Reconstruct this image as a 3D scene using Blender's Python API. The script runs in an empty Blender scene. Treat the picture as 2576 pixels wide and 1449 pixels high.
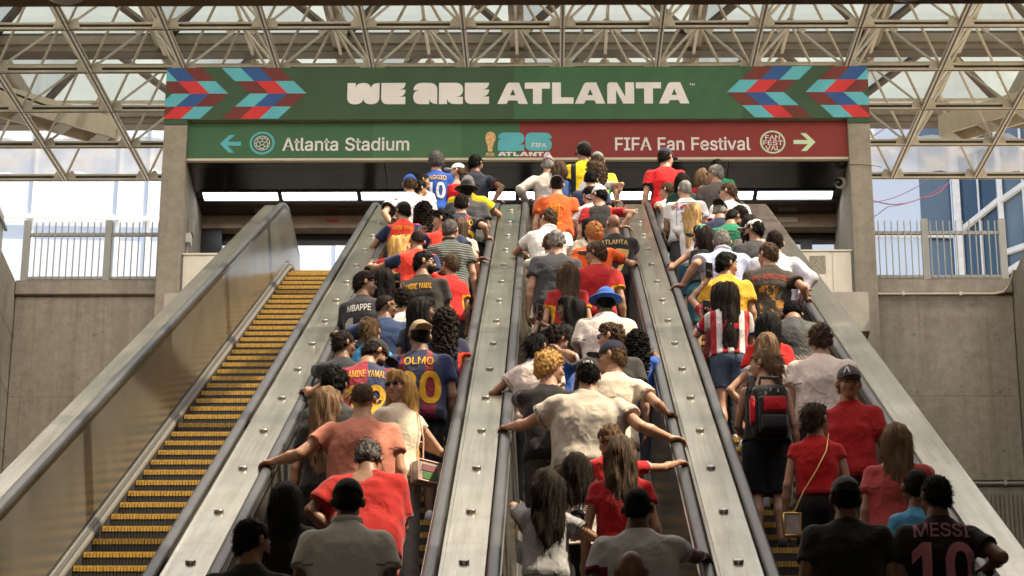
import bpy, bmesh, math, random
import numpy as np
from mathutils import Vector, Matrix
from mathutils.bvhtree import BVHTree
R = math.radians
random.seed(7)
scene = bpy.context.scene
col = scene.collection
T30 = math.tan(math.pi/6)
EYE = np.array([0, 0, 1.6])

# ------------------------------------------------------------------ camera
cam_d = bpy.data.cameras.new('camera'); cam = bpy.data.objects.new('camera', cam_d); col.objects.link(cam)
_p, _y, _r = 0.393106, 0.0147959, 0.0038659
_f = np.array([-math.sin(_y)*math.cos(_p), math.cos(_y)*math.cos(_p), math.sin(_p)])
_rt = np.array([math.cos(_y), math.sin(_y), 0.]); _up = np.cross(_rt, _f)
_x = math.cos(_r)*_rt+math.sin(_r)*_up; _u = -math.sin(_r)*_rt+math.cos(_r)*_up
cam.matrix_world = Matrix(((_x[0], _u[0], -_f[0], 0), (_x[1], _u[1], -_f[1], 0), (_x[2], _u[2], -_f[2], 1.6), (0, 0, 0, 1)))
cam_d.sensor_width = 36; cam_d.lens = 7146.4/2576*36
cam_d.clip_start = .1; cam_d.clip_end = 3000
cam_d.dof.use_dof = True; cam_d.dof.focus_distance = 32; cam_d.dof.aperture_fstop = 8
scene.camera = cam
# ------------------------------------------------------------------ sky, sun, exposure
SUN_AZ, SUN_EL = R(112), R(57)         # azimuth measured from +y towards +x
w = bpy.data.worlds.new('World'); scene.world = w; w.use_nodes = True
nt = w.node_tree; bg = nt.nodes['Background']
sk = nt.nodes.new('ShaderNodeTexSky'); sk.sky_type = 'NISHITA'; sk.sun_disc = False
sk.sun_elevation = SUN_EL; sk.sun_rotation = SUN_AZ; sk.dust_density = 3.0; sk.air_density = 1.0
tn = nt.nodes.new('ShaderNodeMix'); tn.data_type = 'RGBA'; tn.blend_type = 'MULTIPLY'; tn.inputs[0].default_value = 1
tn.inputs[7].default_value = (1.0, .90, .775, 1); nt.links.new(sk.outputs[0], tn.inputs[6]); nt.links.new(tn.outputs[2], bg.inputs[0]); bg.inputs[1].default_value = .12
sl = bpy.data.lights.new('sun', 'SUN'); sl.energy = 5; sl.angle = R(.5); sl.color = (1, .83, .60)
so = bpy.data.objects.new('sun', sl); col.objects.link(so)
_sd = Vector((math.sin(SUN_AZ)*math.cos(SUN_EL), math.cos(SUN_AZ)*math.cos(SUN_EL), math.sin(SUN_EL)))
so.rotation_euler = _sd.to_track_quat('Z', 'Y').to_euler(); so.location = (20, 0, 60)
scene.view_settings.view_transform = 'Standard'; scene.view_settings.look = 'None'
scene.view_settings.exposure = 1.65; scene.view_settings.gamma = 1
scene.render.engine = 'CYCLES'
scene.cycles.use_denoising = True
scene.cycles.max_bounces = 8; scene.cycles.diffuse_bounces = 4; scene.cycles.glossy_bounces = 4
scene.cycles.transmission_bounces = 4; scene.cycles.transparent_max_bounces = 12
scene.cycles.sample_clamp_indirect = 6; scene.cycles.caustics_reflective = False; scene.cycles.caustics_refractive = False

# ------------------------------------------------------------------ materials
def srgb(h):
    v = [int(h[i:i+2], 16)/255 for i in (0, 2, 4)]
    return tuple(x/12.92 if x <= .04045 else ((x+.055)/1.055)**2.4 for x in v)
MATS = {}
class NT:
    def __init__(s, name):
        s.m = bpy.data.materials.new(name); s.m.use_nodes = True; s.t = s.m.node_tree
        s.b = s.t.nodes['Principled BSDF']; s.tc = None
    def n(s, typ, **k):
        o = s.t.nodes.new(typ)
        for a, v in k.items(): setattr(o, a, v)
        return o
    def l(s, a, b): s.t.links.new(a, b)
    def co(s, which='Object'):
        if s.tc is None: s.tc = s.n('ShaderNodeTexCoord')
        return s.tc.outputs[which]
    def noise(s, scale, detail=4, rough=.6, stretch=None, vec=None):
        v = vec or s.co()
        if stretch:
            mp = s.n('ShaderNodeMapping'); mp.inputs['Scale'].default_value = stretch; s.l(v, mp.inputs[0]); v = mp.outputs[0]
        o = s.n('ShaderNodeTexNoise'); o.inputs['Scale'].default_value = scale; o.inputs['Detail'].default_value = detail
        o.inputs['Roughness'].default_value = rough; s.l(v, o.inputs['Vector']); return o.outputs[0]
    def ramp(s, fac, stops):
        o = s.n('ShaderNodeValToRGB'); e = o.color_ramp.elements
        while len(e) < len(stops): e.new(.5)
        for q, (p, c) in zip(e, stops): q.position = p; q.color = (*c, 1) if len(c) == 3 else c
        s.l(fac, o.inputs[0]); return o.outputs[0]
    def mix(s, fac, a, b, mode='MIX'):
        o = s.n('ShaderNodeMix', data_type='RGBA', blend_type=mode)
        for k, v in ((0, fac), (6, a), (7, b)):
            if hasattr(v, 'links') or hasattr(v, 'is_linked'): s.l(v, o.inputs[k])
            elif k == 0: o.inputs[0].default_value = v
            else: o.inputs[k].default_value = (*v, 1)
        return o.outputs[2]
    def math(s, op, a, b=None, c=None):
        o = s.n('ShaderNodeMath', operation=op)
        for i, v in enumerate((a, b, c)):
            if v is None: continue
            if hasattr(v, 'is_linked'): s.l(v, o.inputs[i])
            else: o.inputs[i].default_value = v
        return o.outputs[0]
    def xyz(s, which='Object'):
        o = s.n('ShaderNodeSeparateXYZ'); s.l(s.co(which), o.inputs[0]); return o.outputs
    def base(s, c):
        if hasattr(c, 'is_linked'): s.l(c, s.b.inputs['Base Color'])
        else: s.b.inputs['Base Color'].default_value = (*c, 1)
    def set(s, **k):
        for a, v in k.items():
            i = s.b.inputs[a.replace('_', ' ')]
            if hasattr(v, 'is_linked'): s.l(v, i)
            else: i.default_value = v
    def bump(s, h, strength=.3, dist=.01):
        o = s.n('ShaderNodeBump'); o.inputs['Strength'].default_value = strength; o.inputs['Distance'].default_value = dist
        s.l(h, o.inputs['Height']); s.l(o.outputs[0], s.b.inputs['Normal'])

def scal(c, k): return tuple(min(1, x*k) for x in c)
def plain(name, c, rough=.6, metal=0., var=.12, vs=6., bump=0., bs=60., stretch=None, spec=None):
    """colour with soft mottling and optional fine bump"""
    if name in MATS: return MATS[name]
    t = NT(name)
    n = t.noise(vs, 5, .65, stretch)
    t.base(t.ramp(n, [(.3, scal(c, 1-var)), (.7, scal(c, 1+var))]))
    t.set(Roughness=rough, Metallic=metal)
    if spec is not None: t.set(Specular_IOR_Level=spec)
    if bump: t.bump(t.noise(bs, 3), bump, .004)
    MATS[name] = t.m; return t.m

def concrete(name, c, joints=True, dark=.6):
    t = NT(name)
    a = t.noise(.55, 6, .65); b = t.noise(7, 5, .7); st = t.noise(1.0, 5, .7, (3.2, 3.2, .22))
    o = t.ramp(a, [(.28, scal(c, .70)), (.5, c), (.72, scal(c, 1.22))])
    o = t.mix(.5, o, t.ramp(b, [(.3, scal(c, .62)), (.62, scal(c, 1.18))]))
    o = t.mix(.32, o, t.ramp(st, [(.36, (.36, .34, .31)), (.60, (1, 1, 1))]), 'MULTIPLY')
    pit = t.noise(38, 2, .5)
    o = t.mix(1, o, t.ramp(pit, [(.27, (.45, .42, .38)), (.33, (1, 1, 1))]), 'MULTIPLY')
    if joints:
        x = t.xyz()
        z = t.math('FRACT', t.math('MULTIPLY', t.math('ADD', x[2], .31), 1/1.83))
        line = t.math('LESS_THAN', z, .012)
        h = t.math('FRACT', t.math('MULTIPLY', t.math('ADD', x[0], .4), 1/2.44))
        line = t.math('MAXIMUM', line, t.math('LESS_THAN', h, .005))
        f = t.math('MULTIPLY', line, t.math('MULTIPLY', a, .75))
        o = t.mix(f, o, scal(c, .45))
        hx = t.math('SUBTRACT', t.math('FRACT', t.math('MULTIPLY', t.math('ADD', x[0], .1), 1/1.22)), .5); hz = t.math('SUBTRACT', t.math('FRACT', t.math('MULTIPLY', t.math('ADD', x[2], .7), 1/.915)), .5)
        rr = t.math('ADD', t.math('POWER', t.math('MULTIPLY', hx, 1.22), 2), t.math('POWER', t.math('MULTIPLY', hz, .915), 2))
        o = t.mix(t.math('MULTIPLY', t.math('LESS_THAN', rr, .0005), .6), o, scal(c, .35))
        dr = t.noise(1.6, 3, .8, (5, 5, .10)); o = t.mix(.4, o, t.ramp(dr, [(.56, (1, 1, 1)), (.68, (.55, .52, .48))]), 'MULTIPLY')
    t.base(o); t.set(Roughness=.88)
    t.bump(t.mix(.5, b, pit), .35, .012)
    MATS[name] = t.m; return t.m

def steel(name, c, rough=.28, seam=0., scratch=.5, wob=.0, metal=1., edge=None):
    t = NT(name)
    a = t.noise(.9, 4, .55); s1 = t.noise(3.0, 6, .75, (14, .6, .6)); s2 = t.noise(26, 4, .7)
    o = t.ramp(a, [(.3, scal(c, .80)), (.7, scal(c, 1.08))])
    o = t.mix(scratch*.6, o, t.ramp(s1, [(.35, scal(c, .66)), (.62, scal(c, 1.1))]))
    sm = t.noise(2.2, 6, .8)
    o = t.mix(scratch, o, t.ramp(sm, [(.34, (.72, .68, .60)), (.5, (1, 1, 1))]), 'MULTIPLY')
    x = t.xyz()
    if seam > 2:          # worn lanes and grime that run down the slope, scratches across
        st = t.noise(4.2, 5, .7, (6, .12, .12)); o = t.mix(.8, o, t.ramp(st, [(.34, (.55, .53, .48)), (.55, (1, 1, 1))]), 'MULTIPLY')
        sc_ = t.noise(9, 3, .8, (1, 3.5, .3)); o = t.mix(.5, o, t.ramp(sc_, [(.60, (1, 1, 1)), (.68, (.62, .60, .56))]), 'MULTIPLY')
    if seam:
        s_ = t.math('ADD', t.math('MULTIPLY', x[1], math.cos(R(30))), t.math('MULTIPLY', x[2], .5))
        f = t.math('LESS_THAN', t.math('FRACT', t.math('MULTIPLY', s_, 1/seam)), .009/seam)
        o = t.mix(t.math('MULTIPLY', f, .7), o, scal(c, .25))
    t.base(o); t.set(Metallic=metal)
    if edge: t.set(Specular_Tint=(*edge, 1))
    t.set(Roughness=t.ramp(t.mix(.5, s2, a), [(.3, (rough*.75,)*3), (.7, (rough*1.35,)*3)]))
    if wob: t.bump(t.noise(1.5, 2, .4), wob, .05)
    MATS[name] = t.m; return t.m

M_conc = concrete('board_concrete', (.33, .29, .235))
M_conc_p = concrete('pillar_concrete', (.30, .262, .205), False)
M_conc_d = concrete('slab_concrete', (.34, .255, .175), False)
M_deck = steel('deck_steel', (.53, .515, .47), .20, 4.6, .6, .05, .9, (.92, .90, .84))
M_panel = steel('balustrade_steel', (.40, .39, .355), .20, 1.22, .6, .06, .78, (.60, .60, .57))
M_trim = steel('trim_steel', (.55, .52, .46), .22, 0, .4, 0, 1., (.6, .6, .58))
M_soffit = steel('soffit_metal', (.10, .085, .075), .16, 0, .25, .10)
M_partition = steel('partition_steel', (.66, .60, .49), .38, 0, .25, .06, .35)
M_rubber = plain('handrail_rubber', (.045, .048, .053), .36, 0, .25, 2, .1, 90, None, .26)
M_black = plain('black_rubber', (.02, .018, .016), .6, 0, .3, 12)
M_brush = plain('skirt_brush', (.12, .112, .10), .9, 0, .5, 90, .8, 160)
M_white = plain('frame_white_paint', (.56, .51, .42), .45, 0, .14, 3, .05, 30)
M_dkbrown = plain('frame_dark_slot', (.035, .03, .025), .7)  # very dark brown for chord slots, partition seam and roof cable
M_brown = plain('brown_beam_paint', (.27, .225, .17), .5, 0, .2, 2.5, .1, 30)
M_rafter = plain('rafter_bronze', (.10, .08, .06), .5, 0, .2, 3)
M_gpaint = plain('railing_grey_paint', (.33, .33, .30), .45, 0, .1, 5)
M_box = plain('beige_box_paint', (.62, .55, .44), .5, 0, .08, 2, .05, 20, (8, 1, 1))
M_louver = plain('grey_louver', (.30, .29, .27), .5)
M_plastic = plain('white_plastic', (.70, .68, .64), .4)
M_asphalt = plain('plaza_pavers', (.30, .28, .25), .9, 0, .2, 2, .3, 20)
M_floor = plain('concourse_floor', (.20, .175, .15), .45, 0, .2, 1.5)
M_rust = plain('shutter_housing_paint', (.26, .19, .13), .55, 0, .35, 3, .2, 40)
M_dark = plain('dark_door_frame', (.02, .02, .021), .35)
def emit(name, c, k):
    t = NT(name); t.base(scal(c, .6)); t.set(Emission_Color=(*c, 1), Emission_Strength=k, Roughness=.4); return t.m
M_tube = emit('light_diffuser', (.93, .96, 1), 2.2)
def glaze(name, tint, trans, gloss=.08, frost=(.85, .9, .9)):
    """thin roof glass: part clear, part frosted"""
    t = NT(name); t.t.nodes.remove(t.b)
    out = t.t.nodes['Material Output']
    tr = t.n('ShaderNodeBsdfTransparent'); tr.inputs[0].default_value = (*tint, 1)
    tl = t.n('ShaderNodeBsdfTranslucent')
    n = t.noise(.8, 5, .6); t.l(t.ramp(n, [(.3, scal(frost, .88)), (.7, frost)]), tl.inputs[0])
    gl = t.n('ShaderNodeBsdfGlossy'); gl.inputs['Roughness'].default_value = .08
    m1 = t.n('ShaderNodeMixShader'); m1.inputs[0].default_value = 1-trans; t.l(tr.outputs[0], m1.inputs[1]); t.l(tl.outputs[0], m1.inputs[2])
    m2 = t.n('ShaderNodeMixShader'); m2.inputs[0].default_value = gloss; t.l(m1.outputs[0], m2.inputs[1]); t.l(gl.outputs[0], m2.inputs[2])
    t.l(m2.outputs[0], out.inputs[0]); return t.m
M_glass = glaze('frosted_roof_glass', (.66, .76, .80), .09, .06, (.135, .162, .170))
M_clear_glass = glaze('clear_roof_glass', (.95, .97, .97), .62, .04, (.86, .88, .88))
M_tarp = glaze('white_scrim_cloth', (.95, .96, .98), .25, .02, (.80, .81, .84))
def facade_glass(name, c, rough=.05, spec=.6, c2=None):
    t = NT(name); n = t.noise(.35, 4, .6, (1, 1, .5)); t.base(t.ramp(n, [(.35, c), (.65, c2 or scal(c, 1.3))]))
    t.set(Roughness=rough, Specular_IOR_Level=spec, Metallic=.0, Coat_Weight=.6, Coat_Roughness=.02); t.bump(t.noise(.6, 2), .12, .1); return t.m
def glare_glass(name, c, clear):
    t = NT(name); out = t.t.nodes['Material Output']; t.base(c); t.set(Roughness=.12, Specular_IOR_Level=.6)
    tr = t.n('ShaderNodeBsdfTransparent'); tr.inputs[0].default_value = (.97, .985, 1, 1); mx = t.n('ShaderNodeMixShader'); mx.inputs[0].default_value = clear
    t.l(t.b.outputs[0], mx.inputs[1]); t.l(tr.outputs[0], mx.inputs[2]); t.l(mx.outputs[0], out.inputs[0]); return t.m
M_fglass = glare_glass('glare_facade_glass', (.60, .64, .70), .40)  # whitish base colour paints in the glare of the overexposed sky
M_fdark = facade_glass('blue_facade_glass', (.025, .065, .12), .04, .7, (.06, .12, .19))
M_fmid = facade_glass('grey_blue_facade_glass', (.085, .135, .20), .05, .7, (.20, .26, .32))
M_mull = plain('white_mullion', (.80, .82, .84), .4)
M_purple = plain('magenta_rope', (.13, .035, .10), .7)

# ------------------------------------------------------------------ mesh builder
class MB:
    def __init__(s): s.v = []; s.f = []; s.m = []; s.sm = []
    def add(s, vs, fs, mi=0, smooth=False):
        o = len(s.v); s.v += [tuple(map(float, p)) for p in vs]
        for f in fs: s.f.append(tuple(o+i for i in f)); s.m.append(mi); s.sm.append(smooth)
        return s
    def box(s, a, b, mi=0):
        x0, y0, z0 = a; x1, y1, z1 = b
        return s.add([(x0, y0, z0), (x1, y0, z0), (x1, y1, z0), (x0, y1, z0), (x0, y0, z1), (x1, y0, z1), (x1, y1, z1), (x0, y1, z1)],
                     [(3, 2, 1, 0), (4, 5, 6, 7), (0, 1, 5, 4), (1, 2, 6, 5), (2, 3, 7, 6), (3, 0, 4, 7)], mi)
    def bar(s, a, b, wd, hd, mi=0, up=(0, 0, 1)):
        a = Vector(a); b = Vector(b); d = (b-a).normalized(); u = Vector(up)
        if abs(d.dot(u)) > .97: u = Vector((1, 0, 0))
        x = d.cross(u).normalized()*wd/2; z = x.cross(d).normalized()*hd/2
        vs = [p+i*x+j*z for p in (a, b) for i, j in ((-1, -1), (1, -1), (1, 1), (-1, 1))]
        return s.add(vs, [(3, 2, 1, 0), (4, 5, 6, 7), (0, 1, 5, 4), (1, 2, 6, 5), (2, 3, 7, 6), (3, 0, 4, 7)], mi)
    def tube(s, pts, r, n=8, mi=0, caps=True):
        pts = [Vector(p) for p in pts]; rr = r if isinstance(r, (list, tuple)) else [r]*len(pts)
        rings = []; prev = None
        for i, p in enumerate(pts):
            d = (pts[min(i+1, len(pts)-1)]-pts[max(i-1, 0)]).normalized()
            if prev is None: u = d.orthogonal().normalized()
            else: u = (prev-d*prev.dot(d)).normalized()
            prev = u; v = d.cross(u)
            rings.append([p+rr[i]*(math.cos(2*math.pi*k/n)*u+math.sin(2*math.pi*k/n)*v) for k in range(n)])
        vs = [q for r_ in rings for q in r_]; fs = []
        for i in range(len(pts)-1):
            for k in range(n):
                k2 = (k+1) % n; fs.append((i*n+k, i*n+k2, (i+1)*n+k2, (i+1)*n+k))
        s.add(vs, fs, mi, True)
        if caps: s.add(rings[0], [tuple(range(n))[::-1]], mi); s.add(rings[-1], [tuple(range(n))], mi)
        return s
    def sweep(s, prof, path, mi=0, closed=True, smooth=False, caps=True):
        """profile points (x, dz) sheared along path points (y, z)"""
        n = len(prof); vs = [(x, y, z+dz) for (y, z) in path for (x, dz) in prof]; fs = []
        for i in range(len(path)-1):
            for k in range(n if closed else n-1):
                k2 = (k+1) % n; fs.append((i*n+k, i*n+k2, (i+1)*n+k2, (i+1)*n+k))
        s.add(vs, fs, mi, smooth)
        if closed and caps:
            s.add(vs[:n], [tuple(range(n))[::-1]], mi); s.add(vs[-n:], [tuple(range(n))], mi)
        return s
    def ball(s, c, r, mi=0, nu=12, nv=8):
        r = r if isinstance(r, (tuple, list)) else (r, r, r); vs = []; fs = []
        for j in range(nv+1):
            th = math.pi*j/nv
            for i in range(nu):
                ph = 2*math.pi*i/nu; vs.append((c[0]+r[0]*math.sin(th)*math.cos(ph), c[1]+r[1]*math.sin(th)*math.sin(ph), c[2]+r[2]*math.cos(th)))
        for j in range(nv):
            for i in range(nu):
                i2 = (i+1) % nu; fs.append((j*nu+i, (j+1)*nu+i, (j+1)*nu+i2, j*nu+i2))
        return s.add(vs, fs, mi, True)
    def mesh(s, name, mats):
        me = bpy.data.meshes.new(name); me.from_pydata(s.v, [], s.f)
        for m in (mats if isinstance(mats, (list, tuple)) else [mats]): me.materials.append(m)
        me.polygons.foreach_set('material_index', s.m); me.polygons.foreach_set('use_smooth', s.sm); me.update()
        return me
    def build(s, name, mats, parent=None, bevel=0.):
        me = s.mesh(name, mats)
        bm = bmesh.new(); bm.from_mesh(me); bmesh.ops.recalc_face_normals(bm, faces=bm.faces)
        if bevel:
            ed = [e for e in bm.edges if len(e.link_faces) == 2 and e.calc_face_angle(0) > .5]
            bmesh.ops.bevel(bm, geom=ed, offset=bevel, segments=2, affect='EDGES', profile=.5)
        bm.to_mesh(me); bm.free()
        return link(name, me, parent)
def link(name, me, parent=None):
    o = bpy.data.objects.new(name, me); col.objects.link(o)
    if parent is not None: o.parent = parent
    return o
def tag(o, label=None, cat=None, group=None, kind=None):
    for k, v in (('label', label), ('category', cat), ('group', group), ('kind', kind)):
        if v: o[k] = v
    return o
def empty(name, loc=(0, 0, 0), label=None, cat=None, group=None):
    o = bpy.data.objects.new(name, None); col.objects.link(o); o.location = loc; o.empty_display_size = .2
    return tag(o, label, cat, group)

# flat lettering: closed outlines (with holes) filled by a 2-D curve, or text in the built-in font
def outline_mesh(loops, name='lettering'):
    cu = bpy.data.curves.new(name, 'CURVE'); cu.dimensions = '2D'; cu.fill_mode = 'BOTH'
    for lp in loops:
        sp = cu.splines.new('POLY'); sp.points.add(len(lp)-1); sp.use_cyclic_u = True
        for q, p in zip(sp.points, lp): q.co = (p[0], p[1], 0, 1)
    o = bpy.data.objects.new(name, cu); me = bpy.data.meshes.new_from_object(o)
    bpy.data.objects.remove(o); bpy.data.curves.remove(cu); return me
def mesh_xyz(me): return [tuple(v.co) for v in me.vertices], [tuple(p.vertices) for p in me.polygons]
def path(cmds, n=8):
    out = []
    for c in cmds:
        if len(c) == 2: out.append(c)
        else:
            x0, y0 = out[-1]; a, b, x, y = c
            for i in range(1, n+1):
                t = i/n; out.append(((1-t)**2*x0+2*t*(1-t)*a+t*t*x, (1-t)**2*y0+2*t*(1-t)*b+t*t*y))
    return out

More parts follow.
